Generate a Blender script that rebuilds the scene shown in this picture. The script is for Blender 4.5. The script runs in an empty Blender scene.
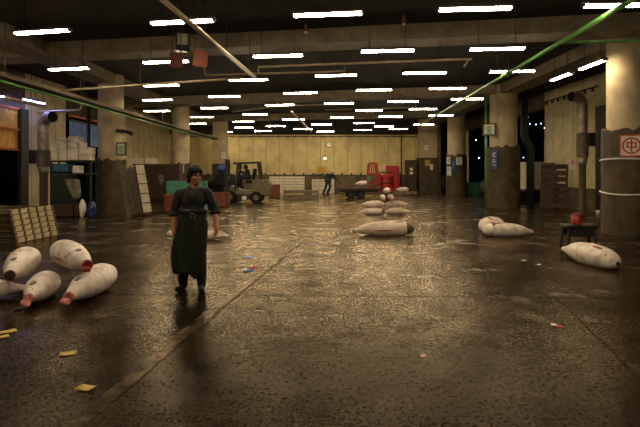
import bpy, bmesh, math, random
from mathutils import Vector, Matrix, Quaternion, noise as mnoise
random.seed(7)
SC = bpy.context.scene
COL = SC.collection
F, CX, HY, EYE = 520.0, 320.0, 170.0, 1.62
def P(px, py, d): return Vector(((px-CX)*d/F, d, EYE-(py-HY)*d/F))
def G(px, py):                                  # point of the floor seen at a pixel
    d = EYE*F/(py-HY); return Vector(((px-CX)*d/F, d, 0))
def Z(px, py, z):                               # point at height z seen at a pixel
    d = (z-EYE)*F/(HY-py); return Vector(((px-CX)*d/F, d, z))

# ------------------------------------------------------------------ materials
def nt(m):
    m.use_nodes = True
    t = m.node_tree
    return t, t.nodes, t.links, t.nodes['Principled BSDF']
def mat(name, c, rough=.6, metal=0., var=.12, scale=6., c2=None, bump=0., bscale=40., spec=.5, stain=None, stain_amt=.5, stain_scale=3., thresh=.5):
    m = bpy.data.materials.new(name); t, N, L, B = nt(m)
    B.inputs['Roughness'].default_value = rough; B.inputs['Metallic'].default_value = metal
    B.inputs['Specular IOR Level'].default_value = spec
    tc = N.new('ShaderNodeTexCoord')
    no = N.new('ShaderNodeTexNoise'); no.inputs['Scale'].default_value = scale; no.inputs['Detail'].default_value = 5
    L.new(tc.outputs['Object'], no.inputs['Vector'])
    rp = N.new('ShaderNodeValToRGB'); L.new(no.outputs['Fac'], rp.inputs['Fac'])
    c2 = c2 or tuple(x*(1-var*2.2) for x in c)
    rp.color_ramp.elements[0].position = .3; rp.color_ramp.elements[1].position = .7
    rp.color_ramp.elements[0].color = (*c2, 1); rp.color_ramp.elements[1].color = (*[min(1, x*(1+var*.4)) for x in c], 1)
    out = rp.outputs['Color']
    if stain:
        n2 = N.new('ShaderNodeTexNoise'); n2.inputs['Scale'].default_value = stain_scale; n2.inputs['Detail'].default_value = 6
        n2.inputs['Roughness'].default_value = .65
        L.new(tc.outputs['Object'], n2.inputs['Vector'])
        r2 = N.new('ShaderNodeValToRGB'); L.new(n2.outputs['Fac'], r2.inputs['Fac'])
        r2.color_ramp.elements[0].position = thresh; r2.color_ramp.elements[1].position = min(1, thresh+.14)
        r2.color_ramp.elements[0].color = (0, 0, 0, 1); r2.color_ramp.elements[1].color = (stain_amt,)*3+(1,)
        mx = N.new('ShaderNodeMixRGB'); L.new(r2.outputs['Color'], mx.inputs['Fac'])
        L.new(out, mx.inputs[1]); mx.inputs[2].default_value = (*stain, 1); out = mx.outputs[0]
    L.new(out, B.inputs['Base Color'])
    if bump:
        n3 = N.new('ShaderNodeTexNoise'); n3.inputs['Scale'].default_value = bscale; n3.inputs['Detail'].default_value = 4
        L.new(tc.outputs['Object'], n3.inputs['Vector'])
        bp = N.new('ShaderNodeBump'); bp.inputs['Strength'].default_value = bump; bp.inputs['Distance'].default_value = .02
        L.new(n3.outputs['Fac'], bp.inputs['Height']); L.new(bp.outputs[0], B.inputs['Normal'])
    return m
def emit(name, c, s):
    m = bpy.data.materials.new(name); t, N, L, B = nt(m)
    B.inputs['Base Color'].default_value = (.8, .8, .8, 1)
    B.inputs['Emission Color'].default_value = (*c, 1); B.inputs['Emission Strength'].default_value = s
    return m
def scratch(m, c, sc=3.4, w_=.007, cover=.53):     # thin red curls drawn over the skin in places
    t, N, L, B = nt(m); tc = N.new('ShaderNodeTexCoord')
    n1 = N.new('ShaderNodeTexNoise'); n1.inputs['Scale'].default_value = sc; n1.inputs['Detail'].default_value = 2; L.new(tc.outputs['Object'], n1.inputs['Vector'])
    n2 = N.new('ShaderNodeTexNoise'); n2.inputs['Scale'].default_value = 3.1; n2.inputs['Detail'].default_value = 1
    mp = N.new('ShaderNodeMapping'); mp.inputs['Location'].default_value = (4, 2, 7); L.new(tc.outputs['Object'], mp.inputs[0]); L.new(mp.outputs[0], n2.inputs['Vector'])
    def mt(op, a, b=None):
        n = N.new('ShaderNodeMath'); n.operation = op
        L.new(a, n.inputs[0])
        if b is not None:
            if isinstance(b, float): n.inputs[1].default_value = b
            else: L.new(b, n.inputs[1])
        return n.outputs[0]
    line = mt('LESS_THAN', mt('ABSOLUTE', mt('SUBTRACT', n1.outputs['Fac'], .5)), w_)
    f = mt('MULTIPLY', mt('MULTIPLY', line, mt('GREATER_THAN', n2.outputs['Fac'], cover)), .75)
    src = B.inputs['Base Color'].links[0].from_socket
    mx = N.new('ShaderNodeMixRGB'); L.new(f, mx.inputs[0]); L.new(src, mx.inputs[1]); mx.inputs[2].default_value = (*c, 1); L.new(mx.outputs[0], B.inputs['Base Color'])
def floor_mat():
    m = bpy.data.materials.new('wet_concrete'); t, N, L, B = nt(m)
    tc = N.new('ShaderNodeTexCoord')
    def noise(s, det=6, r=.6):
        n = N.new('ShaderNodeTexNoise'); n.inputs['Scale'].default_value = s; n.inputs['Detail'].default_value = det
        n.inputs['Roughness'].default_value = r; L.new(tc.outputs['Object'], n.inputs['Vector']); return n.outputs['Fac']
    def ramp(f, stops):
        r = N.new('ShaderNodeValToRGB'); L.new(f, r.inputs['Fac'])
        e = r.color_ramp.elements
        while len(e) < len(stops): e.new(.5)
        for k, (p, c) in enumerate(stops):
            e[k].position = p; e[k].color = (c, c, c, 1) if not isinstance(c, tuple) else (*c, 1)
        return r.outputs['Color']
    def math_(op, a, b=None):
        n = N.new('ShaderNodeMath'); n.operation = op
        for k, v in enumerate((a, b)):
            if v is None: continue
            if isinstance(v, (int, float)): n.inputs[k].default_value = v
            else: L.new(v, n.inputs[k])
        return n.outputs[0]
    sep = N.new('ShaderNodeSeparateXYZ'); L.new(tc.outputs['Object'], sep.inputs[0])
    X, Y = sep.outputs[0], sep.outputs[1]
    wob = math_('MULTIPLY', math_('SUBTRACT', noise(1.3, 4), .5), .10)
    def seam(p, q, w):                             # joint in the slab along the line p-q
        nx, ny = (q[1]-p[1]), -(q[0]-p[0]); l = math.hypot(nx, ny); nx /= l; ny /= l
        s = math_('ADD', math_('MULTIPLY', X, nx), math_('MULTIPLY', Y, ny))
        s = math_('ABSOLUTE', math_('ADD', math_('SUBTRACT', s, nx*p[0]+ny*p[1]), wob))
        return math_('LESS_THAN', s, w)
    base = ramp(noise(.55, 8, .62), [(.3, (.0055, .0030, .0010)), (.55, (.0140, .0078, .0028)), (.75, (.032, .0188, .0074))])
    fine = ramp(noise(28, 8, .75), [(.36, .25), (.64, 1.4)])
    mx = N.new('ShaderNodeMixRGB'); mx.blend_type = 'MULTIPLY'; mx.inputs[0].default_value = 1
    L.new(base, mx.inputs[1]); L.new(fine, mx.inputs[2])
    grooves = math_('MAXIMUM', seam((-3, 6.78), (3, 6.6), .022), seam((4.7, 15.3), (2.73, 5.27), .010))
    grooves = math_('MAXIMUM', grooves, seam((-8, 17.2), (8, 16.4), .03))
    grooves = math_('MAXIMUM', grooves, seam((-1.08, 6.5), (.3, 17), .02))
    strip = math_('MULTIPLY', seam((-1.56, 3.28), (-.5, 12.5), .06), ramp(noise(3, 6, .7), [(.42, .15), (.62, 1.0)]))
    mg = N.new('ShaderNodeMixRGB'); L.new(grooves, mg.inputs[0]); L.new(mx.outputs[0], mg.inputs[1]); mg.inputs[2].default_value = (.016, .010, .005, 1)
    ms = N.new('ShaderNodeMixRGB'); L.new(math_('MULTIPLY', strip, .5), ms.inputs[0]); L.new(mg.outputs[0], ms.inputs[1]); ms.inputs[2].default_value = (.16, .115, .07, 1)
    L.new(ms.outputs[0], B.inputs['Base Color'])
    broad = noise(1.1, 5, .6)
    rough = math_('ADD', ramp(broad, [(.32, .13), (.5, .20), (.68, .28)]), math_('MULTIPLY', noise(24, 4, .7), .06))
    grain = ramp(noise(30, 7, .72), [(.40, .22), (.53, .75), (.68, 1.0)])
    patch = ramp(noise(2.4, 6, .65), [(.34, .62), (.5, .86), (.66, 1.0)])
    wetness = math_('MULTIPLY', math_('MULTIPLY', grain, patch), math_('SUBTRACT', 1.0, math_('MULTIPLY', grooves, .45)))
    h = math_('ADD', math_('MULTIPLY', noise(3, 4, .6), .4), math_('MULTIPLY', noise(36, 6, .75), .36))
    h = math_('SUBTRACT', h, math_('MULTIPLY', grooves, .8))
    h = math_('ADD', h, math_('MULTIPLY', strip, .35))
    bp = N.new('ShaderNodeBump'); bp.inputs['Strength'].default_value = .17; bp.inputs['Distance'].default_value = .02
    L.new(h, bp.inputs['Height']); L.new(bp.outputs[0], B.inputs['Normal'])
    B.inputs['Specular IOR Level'].default_value = 0; B.inputs['Roughness'].default_value = .9
    gl = N.new('ShaderNodeBsdfGlossy'); gl.inputs['Color'].default_value = (1, .87, .68, 1); L.new(rough, gl.inputs['Roughness']); L.new(bp.outputs[0], gl.inputs['Normal'])
    fr = N.new('ShaderNodeFresnel'); fr.inputs['IOR'].default_value = 1.35
    fac = math_('MINIMUM', math_('MULTIPLY', math_('MULTIPLY', math_('POWER', fr.outputs[0], 1.5), 1.85), wetness), .92)
    ms_ = N.new('ShaderNodeMixShader'); L.new(fac, ms_.inputs[0]); L.new(B.outputs[0], ms_.inputs[1]); L.new(gl.outputs[0], ms_.inputs[2])
    L.new(ms_.outputs[0], N['Material Output'].inputs[0])
    return m
def panel_mat(name, c, pitch, axis, dark=.82):     # pressed metal sheets with seams every pitch metres along an axis
    m = mat(name, c, .55, 0, .14, 1.2, stain=tuple(x*.45 for x in c), stain_amt=.5, stain_scale=1.1, thresh=.55)
    t, N, L, B = nt(m)
    tc = N.new('ShaderNodeTexCoord'); sp = N.new('ShaderNodeSeparateXYZ'); L.new(tc.outputs['Object'], sp.inputs[0])
    a = N.new('ShaderNodeMath'); a.operation = 'DIVIDE'; L.new(sp.outputs[axis], a.inputs[0]); a.inputs[1].default_value = pitch
    f = N.new('ShaderNodeMath'); f.operation = 'FRACT'; L.new(a.outputs[0], f.inputs[0])
    g = N.new('ShaderNodeMath'); g.operation = 'LESS_THAN'; L.new(f.outputs[0], g.inputs[0]); g.inputs[1].default_value = .06
    src = B.inputs['Base Color'].links[0].from_socket
    mx = N.new('ShaderNodeMixRGB'); L.new(g.outputs[0], mx.inputs[0]); L.new(src, mx.inputs[1]); mx.inputs[2].default_value = (*[x*.55 for x in c], 1)
    L.new(mx.outputs[0], B.inputs['Base Color'])
    b = N.new('ShaderNodeBump'); b.invert = True; b.inputs['Strength'].default_value = .6; b.inputs['Distance'].default_value = .03
    L.new(g.outputs[0], b.inputs['Height']); L.new(b.outputs[0], B.inputs['Normal'])
    return m
M = {}
M['floor'] = floor_mat()
M['ceiling'] = mat('dark_ceiling', (.026, .021, .014), .9, 0, .3, 1.5)  # shade of the unlit ceiling put into an even dark colour
M['beam'] = mat('painted_beam', (.25, .20, .13), .75, 0, .15, 2, stain=(.10, .075, .05), stain_amt=.5)
M['yellow'] = panel_mat('yellow_sheet_wall', (.64, .51, .22), 1.0, 0)
M['yellow_side'] = panel_mat('yellow_sheet_side_wall', (.84, .72, .40), .9, 1)
M['dado'] = mat('concrete_dado', (.16, .12, .065), .75, 0, .25, 2, stain=(.07, .05, .03), stain_amt=.7, bump=.2)
M['plaster'] = mat('column_plaster', (.53, .43, .27), .8, 0, .12, 2.5, stain=(.2, .14, .08), stain_amt=.6, thresh=.62)
M['cladding'] = mat('column_concrete', (.088, .060, .027), .7, 0, .25, 3, stain=(.028, .018, .008), stain_amt=.7, stain_scale=2, bump=.25)
M['white'] = mat('white_paint', (.72, .68, .6), .6, 0, .08)
M['dark'] = mat('dark_metal', (.025, .022, .018), .5, .2, .2)
M['black'] = mat('black_rubber', (.010, .009, .008), .7, 0, .2, spec=.2)
M['galv'] = mat('galvanised_steel', (.42, .37, .29), .5, .55, .2, 5)
M['galvd'] = mat('dull_galvanised_steel', (.20, .165, .115), .6, .3, .25, 5)
M['brass'] = mat('painted_pipe', (.55, .44, .29), .32, .45, .15)
M['green'] = mat('green_pipe_paint', (.15, .36, .09), .35, .1, .2)
M['darkgreen'] = mat('dark_green_paint', (.018, .036, .026), .6, 0, .2)
M['rust'] = mat('rust_red_paint', (.20, .055, .03), .7, 0, .3, 4)
M['rustd'] = mat('dark_rust_wood', (.085, .028, .016), .75, 0, .3, 4)
M['red'] = mat('red_machine_paint', (.42, .012, .022), .4, 0, .2, 3)
M['brown'] = mat('brown_wood', (.066, .029, .013), .7, 0, .3, 5)
M['wood'] = mat('pale_crate_wood', (.64, .52, .30), .8, 0, .2, 8)
M['woodd'] = mat('weathered_wood', (.14, .10, .055), .85, 0, .3, 8)
M['foam'] = mat('white_foam', (.82, .74, .60), .85, 0, .12, 8)
M['slat'] = mat('grey_brown_slat', (.20, .165, .115), .7, 0, .2, 6)
M['panel'] = mat('pale_grey_panel', (.46, .40, .30), .7, 0, .15, 5)
M['cream'] = mat('cream_machine_paint', (.15, .13, .066), .5, 0, .15)
M['grey'] = mat('grey_cloth', (.22, .19, .14), .9, 0, .25, 7)
M['blue'] = mat('blue_plastic', (.05, .15, .27), .5, 0, .2)
M['blues'] = mat('blue_bag_plastic', (.02, .045, .22), .35, 0, .3)
M['teal'] = mat('teal_plastic', (.07, .27, .18), .5, 0, .12)
M['orange'] = mat('orange_crate', (.22, .062, .02), .6, 0, .2)
M['shut'] = mat('orange_shutter_paint', (.95, .50, .06), .55, 0, .15)
M['shutr'] = mat('orange_red_frame_paint', (.65, .12, .02), .5, 0, .15)
M['bluesh'] = mat('blue_sheet', (.24, .44, .95), .6, 0, .15)
M['paper'] = mat('paper_white', (.80, .76, .66), .8, 0, .06)
M['ypaper'] = mat('paper_yellow', (.50, .36, .04), .6, 0, .1)
M['ink'] = mat('black_ink', (.02, .02, .02), .6, 0, .1)
M['inkred'] = mat('red_ink', (.58, .02, .03), .6, 0, .1)
M['inkgreen'] = mat('green_ink', (.03, .36, .06), .6, 0, .1)
M['inkblue'] = mat('blue_ink', (.03, .08, .26), .6, 0, .1)
M['frost'] = mat('frosted_tuna_skin', (.86, .79, .73), .45, 0, .1, 7, c2=(.50, .41, .36), bump=.4, bscale=14, stain=(.52, .14, .11), stain_amt=.55, stain_scale=3.2, thresh=.63)
M['tuna2'] = mat('silver_tuna_skin', (.66, .57, .49), .4, 0, .15, 3, c2=(.40, .32, .25), bump=.12, bscale=10, stain=(.34, .12, .09), stain_amt=.6, stain_scale=3.4, thresh=.6)
scratch(M['frost'], (.42, .09, .07)); scratch(M['tuna2'], (.30, .07, .05), 3.6, .014)
M['flesh'] = mat('cut_tuna_flesh', (.60, .30, .26), .35, 0, .3, 16, c2=(.40, .09, .075))
M['flesh2'] = mat('dark_red_flesh', (.34, .03, .025), .3, 0, .3, 14)
M['stump'] = mat('dark_stump', (.12, .045, .03), .35, 0, .3, 30, c2=(.02, .014, .012))
M['gillskin'] = mat('olive_gill_skin', (.13, .105, .06), .35, 0, .3, 12, c2=(.045, .036, .025))
M['finskin'] = mat('dark_tuna_skin', (.05, .042, .038), .4, 0, .3, 9)
M['ventskin'] = mat('grey_vent_skin', (.07, .06, .055), .4, 0, .3, 30, c2=(.22, .18, .16))
M['yfin'] = mat('yellow_tuna_skin', (.46, .36, .10), .4, 0, .25, 6)
M['skin'] = mat('person_skin', (.40, .17, .085), .5, 0, .1, 10)
M['hair'] = mat('black_hair', (.007, .0055, .005), .6, 0, .2, 60, bump=.4, bscale=90, spec=.25)
M['jacket'] = mat('dark_green_work_cloth', (.0095, .0130, .0110), .8, 0, .25, 9, bump=.35, bscale=14)
M['apron'] = mat('dark_rubber_apron', (.015, .0225, .017), .42, 0, .25, 6)
M['navy'] = mat('navy_cloth', (.016, .017, .022), .85, 0, .2)
M['tube'] = emit('lit_tube', (1.0, .79, .51), 60)
M['tubeblue'] = emit('lit_bluish_tube', (.32, .36, 1.0), 26)
M['bulbs'] = emit('lit_outdoor_bulb', (.45, .6, 1.0), 8)
M['batten'] = mat('grimy_batten', (.10, .08, .075), .6, 0, .1)

# ------------------------------------------------------------------ mesh helpers
class MB:
    def __init__(s): s.bm = bmesh.new()
    def box(s, c, d, rot=None, bev=0.0):
        r = bmesh.ops.create_cube(s.bm, size=1.0); vs = r['verts']
        m = Matrix.Translation(Vector(c)) @ (rot.to_4x4() if rot is not None else Matrix()) @ Matrix.Diagonal((*d, 1))
        bmesh.ops.transform(s.bm, matrix=m, verts=vs)
        if bev:
            es = list({e for v in vs for e in v.link_edges})
            bmesh.ops.bevel(s.bm, geom=es, offset=bev, segments=2, affect='EDGES', profile=.5)
        return s
    def bar(s, a, b, w, h=None):                   # square bar between two points
        a, b = Vector(a), Vector(b); d = b-a; h = h or w
        q = d.to_track_quat('Y', 'Z').to_matrix()
        return s.box((a+b)/2, (w, d.length, h), q)
    def tube(s, pts, r, n=10, caps=True):
        pts = [Vector(p) for p in pts]; rs = r if isinstance(r, (list, tuple)) else [r]*len(pts)
        rings = []; up = None
        for k, p in enumerate(pts):
            t = (pts[min(k+1, len(pts)-1)]-pts[max(k-1, 0)]).normalized()
            if up is None: up = t.orthogonal().normalized()
            up = (up - t*up.dot(t)); up = up.normalized() if up.length > 1e-4 else t.orthogonal().normalized()
            o = t.cross(up)
            rings.append([s.bm.verts.new(p+(up*math.cos(2*math.pi*i/n)+o*math.sin(2*math.pi*i/n))*rs[k]) for i in range(n)])
        for A, Bq in zip(rings, rings[1:]):
            for i in range(n): s.bm.faces.new((A[i], A[(i+1) % n], Bq[(i+1) % n], Bq[i]))
        if caps:
            s.bm.faces.new(rings[0][::-1]); s.bm.faces.new(rings[-1])
        return s
    def loft(s, rings, cap=True):
        R = [[s.bm.verts.new(Vector(p)) for p in r] for r in rings]; n = len(R[0])
        for A, Bq in zip(R, R[1:]):
            for i in range(n): s.bm.faces.new((A[i], A[(i+1) % n], Bq[(i+1) % n], Bq[i]))
        if cap: s.bm.faces.new(R[0][::-1]); s.bm.faces.new(R[-1])
        return s
    def ball(s, c, r, rot=None, u=18, v=12):
        q = bmesh.ops.create_uvsphere(s.bm, u_segments=u, v_segments=v, radius=1)
        rr = r if isinstance(r, (tuple, list)) else (r,)*3
        m = Matrix.Translation(Vector(c)) @ (rot.to_4x4() if rot is not None else Matrix()) @ Matrix.Diagonal((*rr, 1))
        bmesh.ops.transform(s.bm, matrix=m, verts=q['verts']); return s
    def prism(s, pts, y0, y1):                     # outline in x,z pushed from y0 to y1
        A = [s.bm.verts.new((x, y0, z)) for x, z in pts]; Bq = [s.bm.verts.new((x, y1, z)) for x, z in pts]
        s.bm.faces.new(A); s.bm.faces.new(Bq[::-1]); n = len(pts)
        for i in range(n): s.bm.faces.new((A[(i+1) % n], A[i], Bq[i], Bq[(i+1) % n]))
        return s
    def build(s, name, m, parent=None, smooth=False, off=None):
        bmesh.ops.recalc_face_normals(s.bm, faces=s.bm.faces)
        me = bpy.data.meshes.new(name); s.bm.to_mesh(me); s.bm.free()
        me.materials.append(M[m] if isinstance(m, str) else m)
        if smooth:
            for p in me.polygons: p.use_smooth = True
        o = bpy.data.objects.new(name, me); COL.objects.link(o)
        if parent is not None: o.parent = parent
        if off is not None: o.location = off
        return o
def tag(o, label, cat, group=None, kind=None):
    o['label'] = label; o['category'] = cat
    if group: o['group'] = group
    if kind: o['kind'] = kind
    return o
def thing(name, label, cat, loc=(0, 0, 0), rz=0, group=None):
    o = bpy.data.objects.new(name, None); o.empty_display_size = .1; COL.objects.link(o)
    o.location = loc; o.rotation_euler = (0, 0, rz)
    return tag(o, label, cat, group)
KIDS = {}
def children(o):
    if o.name not in KIDS: KIDS[o.name] = list(o.children)
    return KIDS[o.name]
def copy_tree(o, parent=None):
    c = o.copy(); COL.objects.link(c)
    if parent is not None: c.parent = parent
    for ch in children(o): copy_tree(ch, c)
    return c
def struct(name, mb, m, smooth=False):
    o = mb.build(name, m, None, smooth); o['kind'] = 'structure'; return o
def rotz(a): return Matrix.Rotation(a, 3, 'Z')

# ------------------------------------------------------------------ camera, world, view
cam = bpy.data.cameras.new('camera'); cam.sensor_width = 36; cam.lens = F/640*36
cam.shift_y = -(213.5-HY)/640; cam.clip_end = 300
co = bpy.data.objects.new('camera', cam); COL.objects.link(co)
co.location = (0, 0, EYE); co.rotation_euler = (math.pi/2, 0, 0); SC.camera = co
w = bpy.data.worlds.new('night'); SC.world = w; w.use_nodes = True
w.node_tree.nodes['Background'].inputs[0].default_value = (.06, .07, .12, 1); w.node_tree.nodes['Background'].inputs[1].default_value = .006
SC.view_settings.view_transform = 'Standard'; SC.view_settings.look = 'None'
SC.view_settings.exposure = .22; SC.view_settings.gamma = 1; SC.view_settings.use_curve_mapping = False

# ------------------------------------------------------------------ setting
SLAB = 5.24
struct('floor', MB().box((0, 17, -.1), (40, 50, .2)), 'floor')
struct('ceiling', MB().box((-.25, 17.5, SLAB+.12), (21.7, 43, .24)), 'ceiling')
def slant_beam(name, x0, y0, x1, y1, zb, wd):
    a = math.atan2(y1-y0, x1-x0); l = math.hypot(x1-x0, y1-y0); c = Vector(((x0+x1)/2, (y0+y1)/2, (zb+SLAB)/2))
    c += rotz(a) @ Vector((0, wd/2, 0))
    return struct(name, MB().box(c, (l, wd, SLAB-zb-.002), rotz(a)), 'beam')
slant_beam('ceiling_beam_1', -10.9, 15.3, 7.4, 11.9, 4.86, .9)
slant_beam('ceiling_beam_2', -10.9, 26.4, 7.5, 22.0, 4.86, .9)
slant_beam('ceiling_beam_3', -10.9, 34.6, 7.5, 31.6, 4.86, .8)
struct('ceiling_beam_4', MB().box((7.98, 25.5, 5.049), (.8, 25.6, .38)), 'beam')
struct('ceiling_beam_5', MB().box((-8.1, 25.5, 5.049), (.8, 25.6, .38)), 'beam')
# back wall: sheets over a concrete dado, rail with hooks
BY = 38.3
struct('wall_back', MB().box((-1.05, BY+.15, 2.62), (19.9, .3, SLAB)), 'yellow')
struct('baseboard_back', MB().box((-1.75, BY-.1, .6), (18.4, .2, 1.2)), 'dado')
tr = MB().box((-1.75, BY-.16, 4.72), (18.4, .32, 1.0)); struct('trim_1', tr, 'ceiling')
tr = MB().box((-1.75, BY-.05, 4.08), (18.4, .1, .07))
for k in range(24): tr.box((-8.4+.66*k, BY-.13, 4.06), (.09, .1, .14))
struct('trim_2', tr, 'woodd')
tr = MB().box((-1.75, BY-.14, 1.24), (18.4, .26, .06))
for k in range(22): tr.box((-8.2+.7*k, BY-.2, 1.32), (.12, .12, .14), None, .02)
struct('trim_3', tr, 'dark')
# side walls with their openings
def wall_run(name, x, y0, y1, z0, z1, m, th=.2): return struct(name, MB().box((x, (y0+y1)/2, (z0+z1)/2), (th, y1-y0, z1-z0)), m)
wall_run('wall_right', 10.6, 19.6, 24.3, .9, SLAB, 'yellow_side')
wall_run('baseboard_right', 10.6, 19.6, 24.3, 0, .9, 'dado')
wall_run('wall_right.001', 10.6, 37.4, 38.3, 0, SLAB, 'yellow_side')
wall_run('wall_right.002', 10.6, 24.3, 37.4, 4.45, SLAB, 'dado')
wall_run('wall_right.003', 10.6, 5, 18.9, 0, SLAB, 'dado')
wall_run('wall_right.004', 10.6, 18.9, 19.6, 3.9, SLAB, 'yellow_side')
wall_run('wall_left', -11.1, 19.4, 22.5, 0, SLAB, 'yellow_side')
wall_run('wall_left.001', -11.1, 22.5, 26.2, 4.1, SLAB, 'dado')
wall_run('wall_left.002', -11.1, 26.2, 38.3, .0, SLAB, 'yellow_side')
wall_run('wall_left.003', -11.1, 13.0, 19.4, 3.85, SLAB, 'dado')
wall_run('wall_left.004', -11.1, 3.0, 13.0, 0, SLAB, 'dado')
wall_run('baseboard_left', -10.9, 26.2, 38.2, 0, 1.2, 'dado')
struct('trim_4', MB().box((-10.93, 19.16, 1.93), (.14, .48, 3.86)), 'dark')
struct('trim_5', MB().box((10.46, 19.25, 2.0), (.16, .7, 4.0)), 'dark')
tr = MB().box((10.46, 21.95, 4.78), (.06, 4.7, .05))
for k in range(8): tr.box((10.43, 19.9+.58*k, 4.70), (.06, .09, .16))
struct('trim_6', tr, 'dark')
struct('trim_7', MB().box((10.47, 26.2, 4.5), (.1, 3.6, .12)), 'rust')
# columns: a plastered shaft over a thicker concrete casing with a ragged top
def column(name, x, y, r0, r1, zc, square=False):
    mb = MB(); n = 4 if square else 40; ph = math.pi/4 if square else 0; k2 = math.sqrt(2) if square else 1
    ring = lambda r, z: [(x+r*k2*math.cos(2*math.pi*i/n+ph), y+r*k2*math.sin(2*math.pi*i/n+ph), z) for i in range(n)]
    mb.loft([ring(r1, 0.0), ring(r1, SLAB-.002)])
    o = struct(name, mb, 'plaster', False)
    mb = MB()
    if square:
        mb.loft([ring(r0, 0), ring(r0, zc)])
    else:
        top = [(a, zc+.12*mnoise.noise(Vector((math.cos(a)*3, math.sin(a)*3, x)))+.04*math.sin(7*a)) for a in [2*math.pi*i/n for i in range(n)]]
        mb.loft([ring(r0, 0), [(x+r0*math.cos(a), y+r0*math.sin(a), z) for a, z in top], [(x+(r1-.02)*math.cos(a), y+(r1-.02)*math.sin(a), z+.02) for a, z in top]])
    c = mb.build('column_casing', 'cladding', o)
    return o
column('column_1', 7.9, 13.2, .68, .56, 2.62)
column('column_2', 7.9, 22.4, .68, .57, 2.6)
column('column_3', 8.5, 32.4, .62, .55, 2.55)
column('column_4', -8.0, 19.9, .56, .47, 2.0)
column('column_5', -7.5, 28.0, .55, .47, 1.95)
column('column_6', -6.75, 35.3, .47, .44, 2.05, True)
column('column_7', 7.75, 37.6, .66, .6, 2.5, True)
# what can be seen through the openings: a dark yard
struct('ground', MB().box((0, 20, -.26), (120, 120, .1)), 'black')

# ------------------------------------------------------------------ hanging lamps
def make_lamp(tm='tube', h=1.0):
    t = thing('hanging_lamp', 'x', 'lamp', (0, 0, 4.31))
    hb = MB()                                       # slim batten with sloping sides above the two tubes
    prof = [(-.085, .012), (-.035, .075), (.035, .075), (.085, .012), (.080, .010), (.030, .030), (-.030, .030), (-.080, .010)]
    hb.loft([[(x, y, z) for y, z in prof] for x in (-.62*h, .62*h)]); hb.build('batten', 'batten', t)
    for y in (-.036, .036):
        MB().tube([(-.585*h, y, 0), (.585*h, y, 0)], .021, 12).build('tube', tm, t, True)
    for x in (-.6*h, .6*h):
        MB().box((x, 0, .004), (.028, .11, .05), None, .006).build('lamp_holder', 'batten', t)
    for x in (-.4*h, .4*h): MB().tube([(x, 0, .08), (x, 0, SLAB-4.31)], .008, 6).build('hanger_rod', 'dark', t)
    return t
ORD = ['first', 'second', 'third', 'fourth', 'fifth', 'sixth', 'seventh', 'eighth', 'ninth', 'tenth']
ROWS = [
 [(9, 75, 32), (148, 216, 22), (292, 363, 14.5), (439, 511, 9), (585, 657, 5.5)],
 [(45, 93, 69), (141, 191, 62), (252, 304, 56), (361, 414, 51), (470, 524, 49)],
 [(142, 181, 85.5), (228, 269, 80), (315, 357, 75.5), (403, 446, 73), (491, 533, 71.5)],
 [(140, 175, 100), (207, 242, 96.5), (282, 319, 93), (356, 392, 90), (429, 466, 88.5)],
 [(142, 172, 111), (200, 229, 108), (266, 294, 105), (324, 354, 103.4), (388, 418, 101.5), (452, 482, 99)],
 [(188, 216, 117), (242, 268, 114.4), (356, 382, 110.5), (410, 436, 109)],
 [(232, 255, 121.7), (282, 305, 119.5), (330, 354, 117.6), (379, 402, 116.5), (429, 453, 115.4)],
 [(185, 207, 123.7), (234, 254, 127.6), (266, 286, 126), (311, 332, 124.4), (354, 374, 123), (414, 433, 124.6)],
 [(215, 234, 132), (254, 272, 131), (294, 312, 129), (317, 334, 131.5), (354, 372, 130), (374, 394, 126.3), (390, 407, 129)]]
proto = make_lamp(); used = False
for ri, row in enumerate(ROWS):
    for li, (a, b, y) in enumerate(row):
        p = Z((a+b)/2, y, 4.31)
        o = proto if not used else copy_tree(proto); used = True
        o.location = p; o.rotation_euler.z = (-.125+.00028*((a+b)/2-320))*(1 if p.y < 20 else .5)
        tag(o, f'lit twin-tube lamp, {ORD[li]} from the shutter side in the {ORD[ri]} row of lamps' if ri else f'lit twin-tube lamp, {ORD[li]} from the shutter side in the front row of lamps', 'lamp', 'fluorescent lamps under the ceiling')
for ri, (y0, nm) in enumerate([(5.9, 'added unseen row before the front one'), (2.4, 'added unseen row over the camera')]):  # assumed unseen rows of the grid, added to light near fish and man
    for li in range(5):
        o = copy_tree(proto); o.location = (-5.2+2.55*li, y0+.9-.4*li, 4.31); o.rotation_euler.z = -.15
        tag(o, f'lit twin-tube lamp, {ORD[li]} from the shutter side in the {nm}', 'lamp', 'fluorescent lamps under the ceiling')
for li, (x, y) in enumerate([(-8.0, 10.6), (-9.95, 13.9), (-9.9, 11.6)]):  # added beyond the frame to brighten the shutter and the wall beside it
    o = copy_tree(proto); o.location = (x, y, 4.31); o.rotation_euler.z = -.2
    tag(o, f'lit twin-tube lamp added in the shutter aisle outside the picture, the {ORD[li]} one', 'lamp', 'fluorescent lamps under the ceiling')
for k, (px, y, lb) in enumerate([(592, 65, 'lit lamp turned along the beam, just beside the column with round red sign'), (561, 77, 'lit lamp turned along the beam, the one further behind the round-sign column')]):
    o = copy_tree(proto); o.location = Z(px, y, 4.31); o.rotation_euler.z = math.pi/2; tag(o, lb, 'lamp', 'lamps along the side beam')
blue = make_lamp('tubeblue', .5)
for k, (px, y, lb) in enumerate([(-3, 95.5, 'bluish lit lamp above the orange shutter, cut by the picture edge'), (27, 100, 'bluish lit lamp above the post between shutter and yellow wall'), (39, 102.5, 'bluish lit lamp above the yellow wall beside the silver duct')]):
    o = blue if k == 0 else copy_tree(blue)
    p = P(px, y, [17.6, 18.6, 19.3][k]); o.location = p; o.rotation_euler.z = math.pi/2-.12
    tag(o, lb, 'lamp', 'bluish lamps above the shutter')
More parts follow.
